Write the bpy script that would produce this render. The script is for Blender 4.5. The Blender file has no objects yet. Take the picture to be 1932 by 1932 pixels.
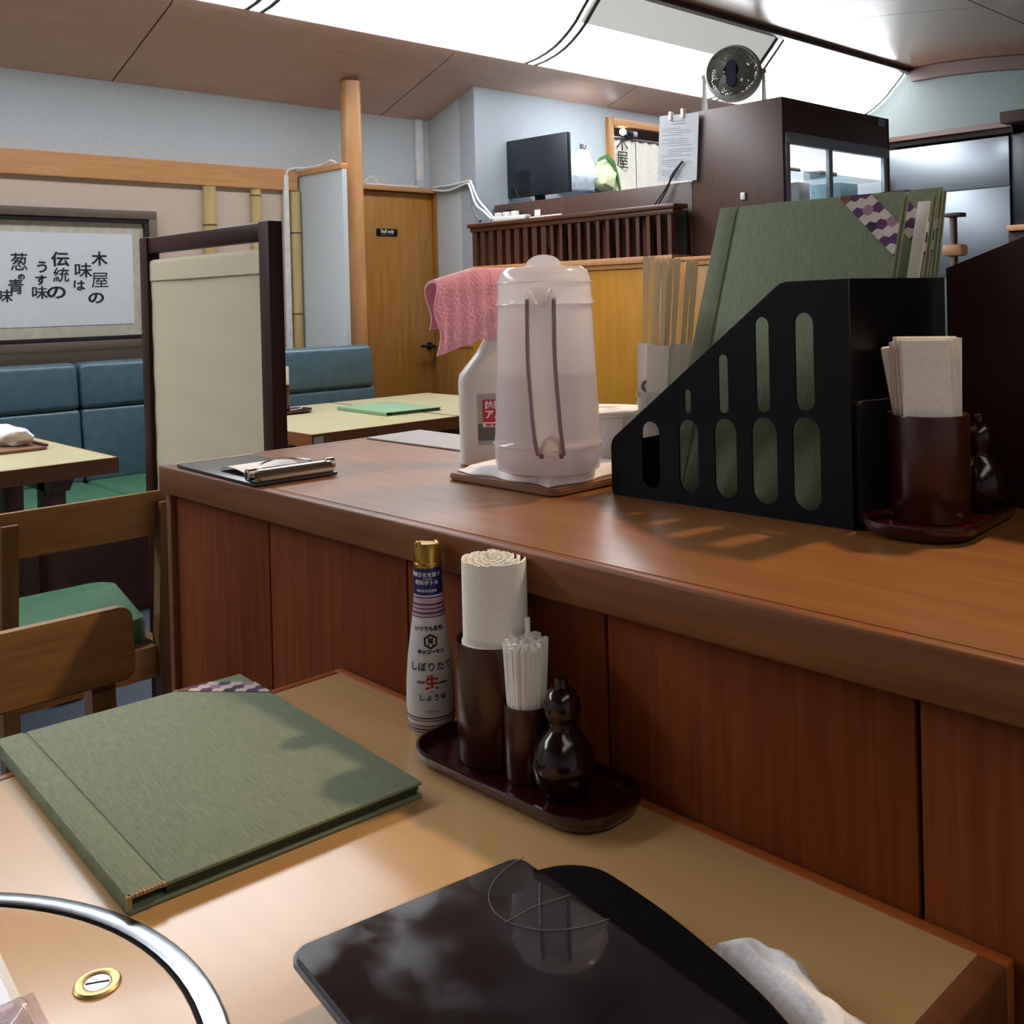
import bpy, bmesh, math, random
from math import sin, cos, pi, radians as rad
from mathutils import Vector, Matrix, Euler
random.seed(7)
SC = bpy.context.scene
COL = SC.collection
# ---------------------------------------------------------------- camera, world, lights, exposure
cam_d = bpy.data.cameras.new('camera'); cam = bpy.data.objects.new('camera', cam_d); COL.objects.link(cam)
cam_d.sensor_width = 36.0; cam_d.lens = 36.0 * 1940 / 1932; cam_d.shift_y = -387.4 / 1932; cam_d.clip_start = 0.02
_y, _p, _r = rad(46.66), rad(-0.474), rad(-1.424)
fwd = Vector((-sin(_y) * cos(_p), cos(_y) * cos(_p), sin(_p))); rt = Vector((cos(_y), sin(_y), 0)); up = rt.cross(fwd)
r2 = cos(_r) * rt + sin(_r) * up; u2 = -sin(_r) * rt + cos(_r) * up
cam.matrix_world = Matrix(((r2.x, u2.x, -fwd.x, 0), (r2.y, u2.y, -fwd.y, 0), (r2.z, u2.z, -fwd.z, 1.13), (0, 0, 0, 1)))
SC.camera = cam
SC.view_settings.view_transform = 'Standard'; SC.view_settings.look = 'None'
SC.view_settings.gamma = 1.0; SC.view_settings.use_curve_mapping = False
SC.view_settings.exposure = 0.14
world = bpy.data.worlds.new('world'); SC.world = world; world.use_nodes = True
world.node_tree.nodes['Background'].inputs[0].default_value = (0.5, 0.5, 0.55, 1)
world.node_tree.nodes['Background'].inputs[1].default_value = 0.05
LAMP_STRENGTH = 11.0          # fluorescent diffusers of the ceiling cove
def light(name, kind, loc, power, color, **kw):
    d = bpy.data.lights.new(name, kind); d.energy = power; d.color = color
    for k, v in kw.items(): setattr(d, k, v)
    o = bpy.data.objects.new(name, d); o.location = loc; COL.objects.link(o); return o
l = light('warm_downlight', 'SPOT', (-0.47, 1.74, 2.34), 72, (1.0, 0.70, 0.46), spot_size=rad(100), spot_blend=0.7, shadow_soft_size=0.045)
l.rotation_euler = (rad(-14), 0, 0)
l = light('kitchen_lamp', 'SPOT', (-3.62, 4.2, 2.0), 4.5, (0.86, 0.94, 1.0), shadow_soft_size=0.05, spot_size=rad(120), spot_blend=0.6)
l.rotation_euler = (0, rad(98), 0)
light('back_kitchen_lamp', 'POINT', (-2.56, 6.5, 2.06), 0.5, (0.9, 0.96, 1.0), shadow_soft_size=0.06)
light('fridge_tube', 'AREA', (-2.30, 4.05, 1.878), 5, (0.9, 0.96, 1.0), shape='RECTANGLE', size=0.05, size_y=0.75)
l = light('right_fill', 'AREA', (0.9, 1.6, 2.36), 20, (1.0, 0.94, 0.86), shape='RECTANGLE', size=0.5, size_y=5.0)  # added fill light out of view, brightens the soffit and the room

# ---------------------------------------------------------------- materials
def lin(h):
    h = h.lstrip('#'); c = [int(h[i:i + 2], 16) / 255 for i in (0, 2, 4)]
    return tuple(x / 12.92 if x <= 0.04045 else ((x + 0.055) / 1.055) ** 2.4 for x in c) + (1,)
def new_mat(name):
    m = bpy.data.materials.new(name); m.use_nodes = True
    return m, m.node_tree.nodes, m.node_tree.links, m.node_tree.nodes['Principled BSDF']
def M(name, col, rough=0.5, metal=0.0, var=0.06, scale=30, spec=0.5, coat=0.0, bump=0.0, stretch=(1, 1, 1), trans=0.0, alpha=1.0, sheen=0.0, detail=4):
    """plain colour varied a little by noise; stretch makes it a fibre or grain"""
    m, N, L, P = new_mat(name)
    P.inputs['Roughness'].default_value = rough; P.inputs['Metallic'].default_value = metal
    P.inputs['Specular IOR Level'].default_value = spec; P.inputs['Coat Weight'].default_value = coat
    P.inputs['Coat Roughness'].default_value = 0.12
    P.inputs['Transmission Weight'].default_value = trans; P.inputs['Sheen Weight'].default_value = sheen
    tc = N.new('ShaderNodeTexCoord'); mp = N.new('ShaderNodeMapping'); mp.inputs['Scale'].default_value = stretch
    nz = N.new('ShaderNodeTexNoise'); nz.inputs['Scale'].default_value = scale; nz.inputs['Detail'].default_value = detail
    L.new(tc.outputs['Object'], mp.inputs[0]); L.new(mp.outputs[0], nz.inputs['Vector'])
    c = lin(col) if isinstance(col, str) else col
    rp = N.new('ShaderNodeValToRGB')
    rp.color_ramp.elements[0].position = 0.3; rp.color_ramp.elements[1].position = 0.7
    rp.color_ramp.elements[0].color = tuple(x * (1 - var * 2) for x in c[:3]) + (1,)
    rp.color_ramp.elements[1].color = tuple(min(1, x * (1 + var * 2)) for x in c[:3]) + (1,)
    L.new(nz.outputs['Fac'], rp.inputs[0]); L.new(rp.outputs[0], P.inputs['Base Color'])
    if bump:
        b = N.new('ShaderNodeBump'); b.inputs['Strength'].default_value = bump; b.inputs['Distance'].default_value = 0.004
        L.new(nz.outputs['Fac'], b.inputs['Height']); L.new(b.outputs[0], P.inputs['Normal'])
    return m
def wood(name, c1, c2, axis='x', scale=14, rough=0.4, ratio=14, coat=0.0, fine=1.0, spec=0.5):
    """two wood tones along a stretched noise grain"""
    m, N, L, P = new_mat(name)
    P.inputs['Roughness'].default_value = rough; P.inputs['Coat Weight'].default_value = coat; P.inputs['Coat Roughness'].default_value = 0.15; P.inputs['Specular IOR Level'].default_value = spec
    tc = N.new('ShaderNodeTexCoord'); mp = N.new('ShaderNodeMapping')
    s = [ratio, ratio, ratio]; s['xyz'.index(axis)] = 1.0; mp.inputs['Scale'].default_value = s
    n1 = N.new('ShaderNodeTexNoise'); n1.inputs['Scale'].default_value = scale * 0.35; n1.inputs['Detail'].default_value = 6; n1.inputs['Distortion'].default_value = 0.6
    n2 = N.new('ShaderNodeTexNoise'); n2.inputs['Scale'].default_value = 3.0; n2.inputs['Detail'].default_value = 3
    L.new(tc.outputs['Object'], mp.inputs[0]); L.new(mp.outputs[0], n1.inputs['Vector']); L.new(tc.outputs['Object'], n2.inputs['Vector'])
    ad = N.new('ShaderNodeMath'); ad.operation = 'MULTIPLY_ADD'; ad.inputs[1].default_value = 0.4 
    L.new(n2.outputs['Fac'], ad.inputs[0]); L.new(n1.outputs['Fac'], ad.inputs[2])
    rp = N.new('ShaderNodeValToRGB'); rp.color_ramp.elements[0].position = 0.45; rp.color_ramp.elements[1].position = 0.95
    rp.color_ramp.elements[0].color = lin(c1); rp.color_ramp.elements[1].color = lin(c2)
    L.new(ad.outputs[0], rp.inputs[0]); L.new(rp.outputs[0], P.inputs['Base Color'])
    b = N.new('ShaderNodeBump'); b.inputs['Strength'].default_value = 0.08 * fine; b.inputs['Distance'].default_value = 0.002
    L.new(n1.outputs['Fac'], b.inputs['Height']); L.new(b.outputs[0], P.inputs['Normal'])
    return m
def emit(name, col, strength):
    m, N, L, P = new_mat(name)
    P.inputs['Base Color'].default_value = (0.8, 0.8, 0.8, 1)
    P.inputs['Emission Color'].default_value = lin(col); P.inputs['Emission Strength'].default_value = strength
    return m
def front_fresnel(N, L, ior):
    f = N.new('ShaderNodeFresnel'); f.inputs[0].default_value = ior
    g = N.new('ShaderNodeNewGeometry'); m = N.new('ShaderNodeMath'); m.operation = 'SUBTRACT'; m.inputs[0].default_value = 1.0
    L.new(g.outputs['Backfacing'], m.inputs[1]); k = N.new('ShaderNodeMath'); k.operation = 'MULTIPLY'
    L.new(f.outputs[0], k.inputs[0]); L.new(m.outputs[0], k.inputs[1]); return k
def glass(name, col=(1, 1, 1, 1), tint=0.92, rough=0.02, ior=1.45):
    """thin pane or vessel: mostly see-through with fresnel reflection"""
    m, N, L, P = new_mat(name)
    N.remove(P); out = N['Material Output']
    t = N.new('ShaderNodeBsdfTransparent'); t.inputs[0].default_value = (col[0] * tint, col[1] * tint, col[2] * tint, 1)
    g = N.new('ShaderNodeBsdfGlossy'); g.inputs['Roughness'].default_value = rough
    f = front_fresnel(N, L, ior)
    mx = N.new('ShaderNodeMixShader'); L.new(f.outputs[0], mx.inputs[0]); L.new(t.outputs[0], mx.inputs[1]); L.new(g.outputs[0], mx.inputs[2])
    L.new(mx.outputs[0], out.inputs[0]); return m
def frosted(name, col, clear=0.4, rough=0.25):
    m, N, L, P = new_mat(name)
    N.remove(P); out = N['Material Output']
    t = N.new('ShaderNodeBsdfTransparent'); t.inputs[0].default_value = lin(col)
    tl = N.new('ShaderNodeBsdfTranslucent'); tl.inputs[0].default_value = lin(col)
    df = N.new('ShaderNodeBsdfDiffuse'); df.inputs[0].default_value = lin(col)
    g = N.new('ShaderNodeBsdfGlossy'); g.inputs['Roughness'].default_value = rough
    f = front_fresnel(N, L, 1.45)
    a = N.new('ShaderNodeMixShader'); a.inputs[0].default_value = 0.5; L.new(tl.outputs[0], a.inputs[1]); L.new(df.outputs[0], a.inputs[2])
    b = N.new('ShaderNodeMixShader'); b.inputs[0].default_value = clear; L.new(a.outputs[0], b.inputs[1]); L.new(t.outputs[0], b.inputs[2])
    c = N.new('ShaderNodeMixShader'); L.new(f.outputs[0], c.inputs[0]); L.new(b.outputs[0], c.inputs[1]); L.new(g.outputs[0], c.inputs[2])
    L.new(c.outputs[0], out.inputs[0]); return m

m_wall = M('wall_paint', '#c3cace', 0.85, var=0.015, scale=60, bump=0.05)
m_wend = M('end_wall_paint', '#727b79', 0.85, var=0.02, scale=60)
m_fascia = wood('fascia_wood', '#43291f', '#523428', 'x', 10, 0.4, 10)
m_kwall = M('kitchen_paint', '#a7aeb4', 0.8, var=0.015, scale=40)
m_panel = M('wall_paper', '#cbb7a6', 0.85, var=0.03, scale=40, stretch=(1, 1, 14), bump=0.05)
m_ceil = wood('ceiling_veneer', '#c09a88', '#cda795', 'y', 10, 0.38, 10, fine=0.3)
m_ceil2 = wood('arched_veneer', '#86583a', '#976748', 'y', 10, 0.17, 10, fine=0.05, coat=0.08)
m_gap = M('dark_gap', '#1c1310', 0.9)
m_floor = M('floor_vinyl', '#4e5a68', 0.6, var=0.12, scale=90)
m_honey = wood('honey_wood', '#c08654', '#d29a68', 'y', 12, 0.42, 12)
m_honeyz = wood('honey_wood_upright', '#9f6d31', '#b98440', 'z', 12, 0.4, 10)
m_yellow = wood('yellow_panel_wood', '#a8731f', '#bd8630', 'z', 10, 0.4, 10)
m_log = wood('varnished_log', '#b37643', '#dba872', 'z', 5, 0.35, 6, coat=0.2)
m_bamboo = wood('bamboo_skin', '#bda068', '#d4b984', 'z', 10, 0.35, 16)
m_node = M('bamboo_node', '#6d4c25', 0.6)
m_dark = wood('dark_slat_wood', '#4a2c22', '#60392b', 'z', 14, 0.4, 12)
m_darkx = wood('dark_rail_wood', '#4a2a1d', '#643b28', 'x', 14, 0.35, 12)
m_fridgebrown = wood('brown_laminate', '#4d352c', '#563c32', 'z', 10, 0.4, 10, fine=0.2)
m_screen = wood('screen_frame_wood', '#2c1110', '#3c1916', 'z', 14, 0.45, 12, spec=0.2)
m_counter = wood('counter_top_wood', '#875426', '#9a6633', 'x', 14, 0.32, 12, coat=0.1, fine=0.12)
m_cedge = wood('counter_edge_wood', '#6e3d1c', '#8d572e', 'x', 16, 0.4, 14, spec=0.3)
m_cpanel = wood('counter_panel_wood', '#6c2c08', '#85400f', 'z', 16, 0.6, 22, spec=0.15)
m_table = M('table_laminate', '#cfa46c', 0.3, var=0.02, scale=8, coat=0.15, stretch=(1, 6, 1))
m_table2 = M('pale_table_laminate', '#bfb68c', 0.35, var=0.02, scale=8)
m_tedge = wood('orange_edge_wood', '#a5571e', '#bd6b2a', 'x', 14, 0.4, 12)
m_tedged = wood('brown_edge_wood', '#7a4626', '#93582f', 'x', 14, 0.4, 12)
m_chair = wood('chair_wood', '#84592b', '#a57842', 'y', 12, 0.4, 12)
m_chairz = wood('chair_post_wood', '#644320', '#7d572d', 'z', 12, 0.4, 12)
m_green = M('green_vinyl', '#3f6a4e', 0.38, var=0.08, scale=40, bump=0.04)
m_blue = M('blue_vinyl', '#45606c', 0.33, var=0.06, scale=25, bump=0.04)
m_linen = M('linen_cloth', '#d6caab', 0.9, var=0.05, scale=160, stretch=(1, 1, 8), bump=0.12)
m_seam = M('linen_seam', '#a89b78', 0.9)
m_black = M('black_plastic', '#07070a', 0.4, var=0.05, spec=0.2)
m_lens = M('black_gloss', '#0b0f1a', 0.06, var=0.0, spec=0.3)
_n, _l = m_lens.node_tree.nodes, m_lens.node_tree.links      # finger smudges: patches of rougher glass
_nz = _n.new('ShaderNodeTexNoise'); _nz.inputs['Scale'].default_value = 22; _nz.inputs['Detail'].default_value = 5
_mr = _n.new('ShaderNodeMapRange'); _mr.inputs[1].default_value = 0.45; _mr.inputs[2].default_value = 0.7; _mr.inputs[3].default_value = 0.05; _mr.inputs[4].default_value = 0.26
_l.new(_n['Texture Coordinate'].outputs['Object'], _nz.inputs['Vector']); _l.new(_nz.outputs['Fac'], _mr.inputs[0]); _l.new(_mr.outputs[0], _n['Principled BSDF'].inputs['Roughness'])
m_bezel2 = M('label_holder_black', '#121316', 0.45)
m_bezel = M('tablet_case', '#343a40', 0.35)
m_blackfab = M('black_rib_cloth', '#070609', 0.95, var=0.3, scale=300, bump=0.3, spec=0.05)
m_maroon = wood('maroon_wood', '#2c1312', '#361816', 'x', 12, 0.5, 10, fine=0.3, spec=0.25)
m_cover = M('green_book_cloth', '#7d8a6d', 0.8, var=0.09, scale=60, stretch=(14, 1, 1), bump=0.25)
m_cover2 = M('green_book_cloth_far', '#7fa27d', 0.7, var=0.05, scale=60, stretch=(14, 1, 1), bump=0.1)
m_pages = M('dark_green_pages', '#333a24', 0.7, var=0.2, scale=200, stretch=(1, 1, 30))
m_fray = M('frayed_board', '#a8895c', 0.9)
m_lacq = M('dark_red_lacquer', '#330a0d', 0.18, var=0.1, coat=0.5)
m_lacqr = M('red_lacquer', '#7c1519', 0.2, var=0.05, coat=0.4)
m_cup = wood('lacquered_cup_wood', '#38130b', '#4c1d10', 'z', 14, 0.3, 8, coat=0.3)
m_gourd = M('gourd_lacquer', '#220c09', 0.16, var=0.2, coat=0.2)
m_paper = M('white_paper', '#f6f3ec', 0.85, var=0.02)
m_notice = M('notice_paper', '#c3c8cd', 0.85, var=0.02)
m_napkin = M('napkin_tissue', '#faf5ea', 0.9, var=0.02, bump=0.1, scale=200)
m_cloth = M('white_terry', '#f5f3f2', 0.95, var=0.03, scale=220, bump=0.22)
m_white = M('white_plastic', '#e9e6e1', 0.35, var=0.01)
m_offwhite = M('offwhite_plastic', '#cfccbd', 0.4, var=0.02)
m_whitec = M('white_cable', '#e4e4e2', 0.5)
m_greyc = M('grey_cable', '#74808a', 0.5)
m_blackc = M('black_cable', '#17171a', 0.5)
m_ink = M('black_ink', '#15171a', 0.8)
m_inkg = M('grey_ink', '#8f9199', 0.8)
m_red = M('label_red', '#cf2b43', 0.5)
m_redink = M('red_ink', '#c9202a', 0.6)
m_lgrey = M('label_grey', '#b3b0ad', 0.5)
m_dgrey = M('label_dark_grey', '#66605e', 0.5)
m_navy = M('label_navy', '#171a5c', 0.4)
m_pinkl = M('label_pink', '#c9a5b8', 0.4)
m_purpl = M('label_purple', '#4d2547', 0.4)
m_gold = M('gold_cap', '#b8903f', 0.25, metal=0.9)
m_goldink = M('gold_ink', '#a89560', 0.5)
m_bottle = M('bottle_film', '#dcd8d8', 0.35, var=0.01)
m_pink = M('pink_towel', '#eeaabd', 0.95, var=0.05, scale=260, bump=0.5, sheen=0.2)
m_steel = M('brushed_steel', '#979da3', 0.28, metal=1.0, var=0.03, scale=40, stretch=(1, 1, 12))
m_chrome = M('chrome', '#d2d4d6', 0.15, metal=1.0, var=0.0)
m_brass = M('brass', '#c7ad72', 0.38, metal=0.9)
m_steelp = M('kitchen_steel', '#8d959c', 0.4, metal=0.85, var=0.02, scale=20, stretch=(12, 1, 1))
m_trayw = wood('board_wood', '#7d5538', '#94684a', 'x', 14, 0.45, 12)
m_clip = M('clipboard_black', '#2a2527', 0.35)
m_mat = M('grey_mat', '#a3a1a0', 0.6, var=0.05, scale=60)
m_mount = M('picture_mount', '#cfc7b5', 0.85)
m_pframe = wood('picture_frame_wood', '#5e5146', '#706257', 'y', 12, 0.45, 10)
m_pinner = M('picture_inner_frame', '#1d1a1c', 0.4)
m_sheet = M('calligraphy_sheet', '#e6ebf2', 0.8, var=0.01)
m_monitor = M('monitor_black', '#20262f', 0.4)
m_acryl = glass('clear_acrylic', (0.9, 0.95, 1, 1), 0.72, 0.05)
m_pane = glass('window_glass', (1, 1, 1, 1), 0.97, 0.02)
m_tumbler = glass('tumbler_glass', (0.97, 0.98, 1, 1), 0.9, 0.02, 1.6)
m_jug = frosted('frosted_jug', '#faf7f8', 0.46, 0.15)
m_water = frosted('jug_water', '#f3eff0', 0.8, 0.1)
m_jugrib = frosted('jug_rib', '#b9a7ae', 0.5, 0.1)
m_lid = frosted('jug_lid', '#fbf9fa', 0.36, 0.15)
m_bag = frosted('plastic_bag', '#eef3fa', 0.05, 0.3)
m_film = frosted('clear_film', '#ecdfe0', 0.75, 0.12)
m_fan = M('fan_grey', '#b4b2aa', 0.45)
m_fang = M('fan_grille', '#66675d', 0.5)
m_fanb = M('fan_badge', '#2b3040', 0.35)
m_lime = M('pale_lime', '#dfe8b5', 0.6)
m_strap = M('strap_green', '#44713a', 0.6)
m_noren = M('noren_cloth', '#e3ded0', 0.9, var=0.03)
m_alu = M('aluminium', '#9aa2ab', 0.4, metal=0.2)
m_fin = emit('cabinet_light', '#e3f1ff', 1.7)
m_diff = emit('lamp_diffuser', '#f4f9ff', LAMP_STRENGTH)
m_rib = M('lamp_rib', '#4a4038', 0.5)
m_trim = M('lamp_trim', '#3d2a26', 0.4)
m_wm = {k: M('pattern_' + k, c, 0.8, var=0.04) for k, c in dict(white='#cfc0b8', purple='#5b2f5e', pink='#9d7788', brown='#7d4f3a', dark='#2f2836').items()}
m_stick = wood('chopstick_wood', '#efd3a3', '#f9e2b9', 'z', 20, 0.6, 10)

# ---------------------------------------------------------------- mesh helpers
MAT = {}
def bm_(): return bmesh.new()
def box(bm, x0, x1, y0, y1, z0, z1, bev=0.0, seg=2):
    vs = [bm.verts.new((x, y, z)) for x in (x0, x1) for y in (y0, y1) for z in (z0, z1)]
    fs = [bm.faces.new([vs[i] for i in q]) for q in ((0, 1, 3, 2), (4, 6, 7, 5), (0, 4, 5, 1), (2, 3, 7, 6), (0, 2, 6, 4), (1, 5, 7, 3))]
    if bev:
        es = list({e for f in fs for e in f.edges})
        bmesh.ops.bevel(bm, geom=es, offset=bev, segments=seg, affect='EDGES', profile=0.5)
    return vs
def rbox(x0, x1, y0, y1, z0, z1, bev=0.0, seg=2):
    bm = bm_(); box(bm, x0, x1, y0, y1, z0, z1, bev, seg); return bm
def prism(bm, pts, axis, a, b, bev=0.0):
    """polygon in the plane normal to axis, extruded from a to b"""
    def P(p, t):
        return {'x': (t, p[0], p[1]), 'y': (p[0], t, p[1]), 'z': (p[0], p[1], t)}[axis]
    A = [bm.verts.new(P(p, a)) for p in pts]; Bv = [bm.verts.new(P(p, b)) for p in pts]
    n = len(pts); fs = [bm.faces.new(A), bm.faces.new(Bv[::-1])]
    for i in range(n): fs.append(bm.faces.new((A[i], Bv[i], Bv[(i + 1) % n], A[(i + 1) % n])))
    bmesh.ops.recalc_face_normals(bm, faces=fs)
    if bev:
        es = list({e for f in fs[:2] for e in f.edges}); bmesh.ops.bevel(bm, geom=es, offset=bev, segments=2, affect='EDGES')
def lathe(bm, prof, seg=32, c=(0, 0), rf=None):
    """prof: (r, z) pairs from bottom to top; r 0 closes the end; rf(angle) scales the radius"""
    rings = []
    for r, z in prof:
        if r <= 1e-6: rings.append([bm.verts.new((c[0], c[1], z))])
        else: rings.append([bm.verts.new((c[0] + r * (rf(2 * pi * k / seg) if rf else 1) * cos(2 * pi * k / seg), c[1] + r * (rf(2 * pi * k / seg) if rf else 1) * sin(2 * pi * k / seg), z)) for k in range(seg)])
    for a, b in zip(rings, rings[1:]):
        for k in range(seg):
            k2 = (k + 1) % seg
            if len(a) == 1 and len(b) == 1: continue
            if len(a) == 1: bm.faces.new((a[0], b[k2], b[k]))
            elif len(b) == 1: bm.faces.new((a[k], a[k2], b[0]))
            else: bm.faces.new((a[k], a[k2], b[k2], b[k]))
def tube(bm, pts, r, seg=8, caps=True):
    pts = [Vector(p) for p in pts]; n = len(pts); rings = []
    nrm = None
    for i in range(n):
        t = (pts[min(i + 1, n - 1)] - pts[max(i - 1, 0)]).normalized()
        if nrm is None: nrm = t.orthogonal().normalized()
        nrm = (nrm - t * nrm.dot(t)).normalized(); bn = t.cross(nrm)
        rr = r[i] if isinstance(r, (list, tuple)) else r
        rings.append([bm.verts.new(pts[i] + rr * (cos(2 * pi * k / seg) * nrm + sin(2 * pi * k / seg) * bn)) for k in range(seg)])
    for a, b in zip(rings, rings[1:]):
        for k in range(seg): bm.faces.new((a[k], a[(k + 1) % seg], b[(k + 1) % seg], b[k]))
    if caps: bm.faces.new(rings[0][::-1]); bm.faces.new(rings[-1])
def ctube(pts, r, seg=8, sub=6):
    """smooth curve through pts"""
    pts = [Vector(p) for p in pts]; out = []
    for i in range(len(pts) - 1):
        p0, p1, p2, p3 = pts[max(i - 1, 0)], pts[i], pts[i + 1], pts[min(i + 2, len(pts) - 1)]
        for k in range(sub):
            t = k / sub
            out.append(0.5 * (2 * p1 + (p2 - p0) * t + (2 * p0 - 5 * p1 + 4 * p2 - p3) * t * t + (3 * p1 - p0 - 3 * p2 + p3) * t ** 3))
    out.append(pts[-1]); bm = bm_(); tube(bm, out, r, seg); return bm
def ribbon(bm, path, z0, z1, th, zfun=None):
    """thin upright sheet following a plan path [(x, y)...]; th thickness"""
    n = len(path); L = []
    for i in range(n):
        a, b = path[max(i - 1, 0)], path[min(i + 1, n - 1)]
        d = Vector((b[0] - a[0], b[1] - a[1], 0)); d.normalize(); nn = Vector((-d.y, d.x, 0)) * th / 2
        p = Vector((path[i][0], path[i][1], 0)); t = z1 + (zfun(i) if zfun else 0)
        L.append([bm.verts.new((p.x + s * nn.x, p.y + s * nn.y, z)) for s, z in ((1, z0), (1, t), (-1, t), (-1, z0))])
    for a, b in zip(L, L[1:]):
        for k in range(4): bm.faces.new((a[k], b[k], b[(k + 1) % 4], a[(k + 1) % 4]))
    bm.faces.new(L[0]); bm.faces.new(L[-1][::-1])
def rrect(x0, x1, y0, y1, r, seg=6):
    out = []
    for cx, cy, a0 in ((x1 - r, y1 - r, 0), (x0 + r, y1 - r, 90), (x0 + r, y0 + r, 180), (x1 - r, y0 + r, 270)):
        for k in range(seg + 1):
            a = rad(a0 + 90 * k / seg); out.append((cx + r * cos(a), cy + r * sin(a)))
    return out
def loft(bm, rings, cap0=True, cap1=True):
    """rings: equal-length lists of points"""
    R = [[bm.verts.new(p) for p in ring] for ring in rings]; n = len(R[0])
    for a, b in zip(R, R[1:]):
        for k in range(n): bm.faces.new((a[k], a[(k + 1) % n], b[(k + 1) % n], b[k]))
    if cap0: bm.faces.new(R[0][::-1])
    if cap1: bm.faces.new(R[-1])
def obj(name, bm, mat, parent=None, world=False, smooth=True, recalc=True):
    """links one mesh; world=True when bm is in world coordinates"""
    if recalc: bmesh.ops.recalc_face_normals(bm, faces=bm.faces[:])
    if smooth:
        for f in bm.faces: f.smooth = True
    me = bpy.data.meshes.new(name); bm.to_mesh(me); bm.free()
    if smooth: me.set_sharp_from_angle(angle=rad(38))
    return link(name, me, mat, parent, world)
def link(name, me, mat, parent=None, world=False):
    for m in (mat if isinstance(mat, (list, tuple)) else [mat]): me.materials.append(m)
    o = bpy.data.objects.new(name, me); COL.objects.link(o)
    if parent is not None:
        o.parent = parent; MAT[o.name] = MAT[parent.name]
        if world: me.transform(MAT[parent.name].inverted())
    else: MAT[o.name] = Matrix()
    return o
def tag(o, label, cat, group=None, kind=None):
    o['label'] = label; o['category'] = cat
    if group: o['group'] = group
    if kind: o['kind'] = kind
    if o.type == 'MESH' and o.parent is None and o.location.length == 0:      # origin to the middle of the base
        xs = [v.co for v in o.data.vertices]
        c = Vector(((min(v.x for v in xs) + max(v.x for v in xs)) / 2, (min(v.y for v in xs) + max(v.y for v in xs)) / 2, min(v.z for v in xs)))
        o.data.transform(Matrix.Translation(-c)); o.location = c; MAT[o.name] = Matrix.Translation(c)
    return o
def thing(name, label, cat, loc=(0, 0, 0), rz=0.0, group=None, rot=None):
    o = bpy.data.objects.new(name, None); COL.objects.link(o); o.empty_display_size = 0.05
    R = rot if rot is not None else Matrix.Rotation(rz, 4, 'Z')
    o.matrix_world = Matrix.Translation(loc) @ R; MAT[o.name] = Matrix.Translation(loc) @ R
    o['label'] = label; o['category'] = cat
    if group: o['group'] = group
    return o
def struct(name, bm, mat, smooth=False):
    o = obj(name, bm, mat, smooth=smooth); o['kind'] = 'structure'; return o
def sroot(name, loc=(0, 0, 0)):
    o = bpy.data.objects.new(name, None); COL.objects.link(o); o.location = loc; MAT[o.name] = Matrix.Translation(loc)
    o['kind'] = 'structure'; return o
def dup(root, loc, rz, label, group=None):
    r = root.copy(); COL.objects.link(r); m = Matrix.Translation(loc) @ Matrix.Rotation(rz, 4, 'Z'); r.matrix_world = m; MAT[r.name] = m
    r['label'] = label
    if group: r['group'] = group
    for ch in list(root.children):
        c = ch.copy(); COL.objects.link(c); c.parent = r
        for g in ch.children:
            d = g.copy(); COL.objects.link(d); d.parent = c
    return r
# lettering: built-in font, turned into a thin mesh standing in the x/z plane or bent onto a surface
FONT = None
def text_mesh(s, size, bold=0.0, depth=0.0002, spacing=1.0):
    cu = bpy.data.curves.new('lettering', 'FONT'); cu.body = s; cu.size = size; cu.offset = bold
    cu.align_x = 'CENTER'; cu.align_y = 'CENTER'; cu.extrude = depth; cu.resolution_u = 3; cu.space_character = spacing
    o = bpy.data.objects.new('lettering_tmp', cu); COL.objects.link(o)
    dg = bpy.context.evaluated_depsgraph_get(); me = bpy.data.meshes.new_from_object(o.evaluated_get(dg))
    bpy.data.objects.remove(o); bpy.data.curves.remove(cu); return me
def letter(s, size, mat, parent, M4, bold=0.0, spacing=1.0, sx=1.0):
    """flat lettering; M4 places text plane (x right, y up, z out) in the parent's coordinates"""
    me = text_mesh(s, size, bold, spacing=spacing); me.transform(M4 @ Matrix.Scale(sx, 4, (1, 0, 0)))
    return link('lettering', me, mat, parent)
def plane4(o, xd, yd):
    x = Vector(xd).normalized(); y = Vector(yd).normalized(); z = x.cross(y)
    return Matrix(((x.x, y.x, z.x, o[0]), (x.y, y.y, z.y, o[1]), (x.z, y.z, z.z, o[2]), (0, 0, 0, 1)))
def bar_lines(bm, rows, M4, h=0.001):
    for x0, x1, y, t in rows:
        vs = [bm.verts.new(M4 @ Vector(p)) for p in ((x0, y - t / 2, h), (x1, y - t / 2, h), (x1, y + t / 2, h), (x0, y + t / 2, h))]
        bm.faces.new(vs)


# ================================================================ the room
XW = -4.37
floor_o = struct('floor', rbox(-6.2, 2.6, -3.2, 7.0, -0.06, 0.0), m_floor)
struct('wall_back', rbox(XW - 0.12, XW, -3.2, 3.53, 0.0, 2.10), m_wall)
struct('wall_return', rbox(XW - 0.12, -4.11, 3.53, 3.65, 0.0, 2.34), m_wall)
struct('wall_kitchen', rbox(-4.11, -3.99, 3.53, 4.5535, 0.0, 2.34), m_kwall)
bm = bm_(); box(bm, -4.11, -3.99, 5.5, 6.9, 0, 2.34); box(bm, -4.11, -3.99, 4.5535, 5.5, 2.175, 2.34); struct('wall_doorway', bm, m_kwall)
struct('wall_passage', rbox(-4.9, -4.8, 4.2, 5.9, 0, 2.3), m_kwall)
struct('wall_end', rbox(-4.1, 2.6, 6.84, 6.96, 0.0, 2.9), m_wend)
struct('wall_right', rbox(2.5, 2.6, -3.2, 6.84, 0.0, 2.9), m_wall)
struct('wall_near', rbox(XW - 0.12, 2.6, -3.32, -3.2, 0.0, 2.9), m_wall)
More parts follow.
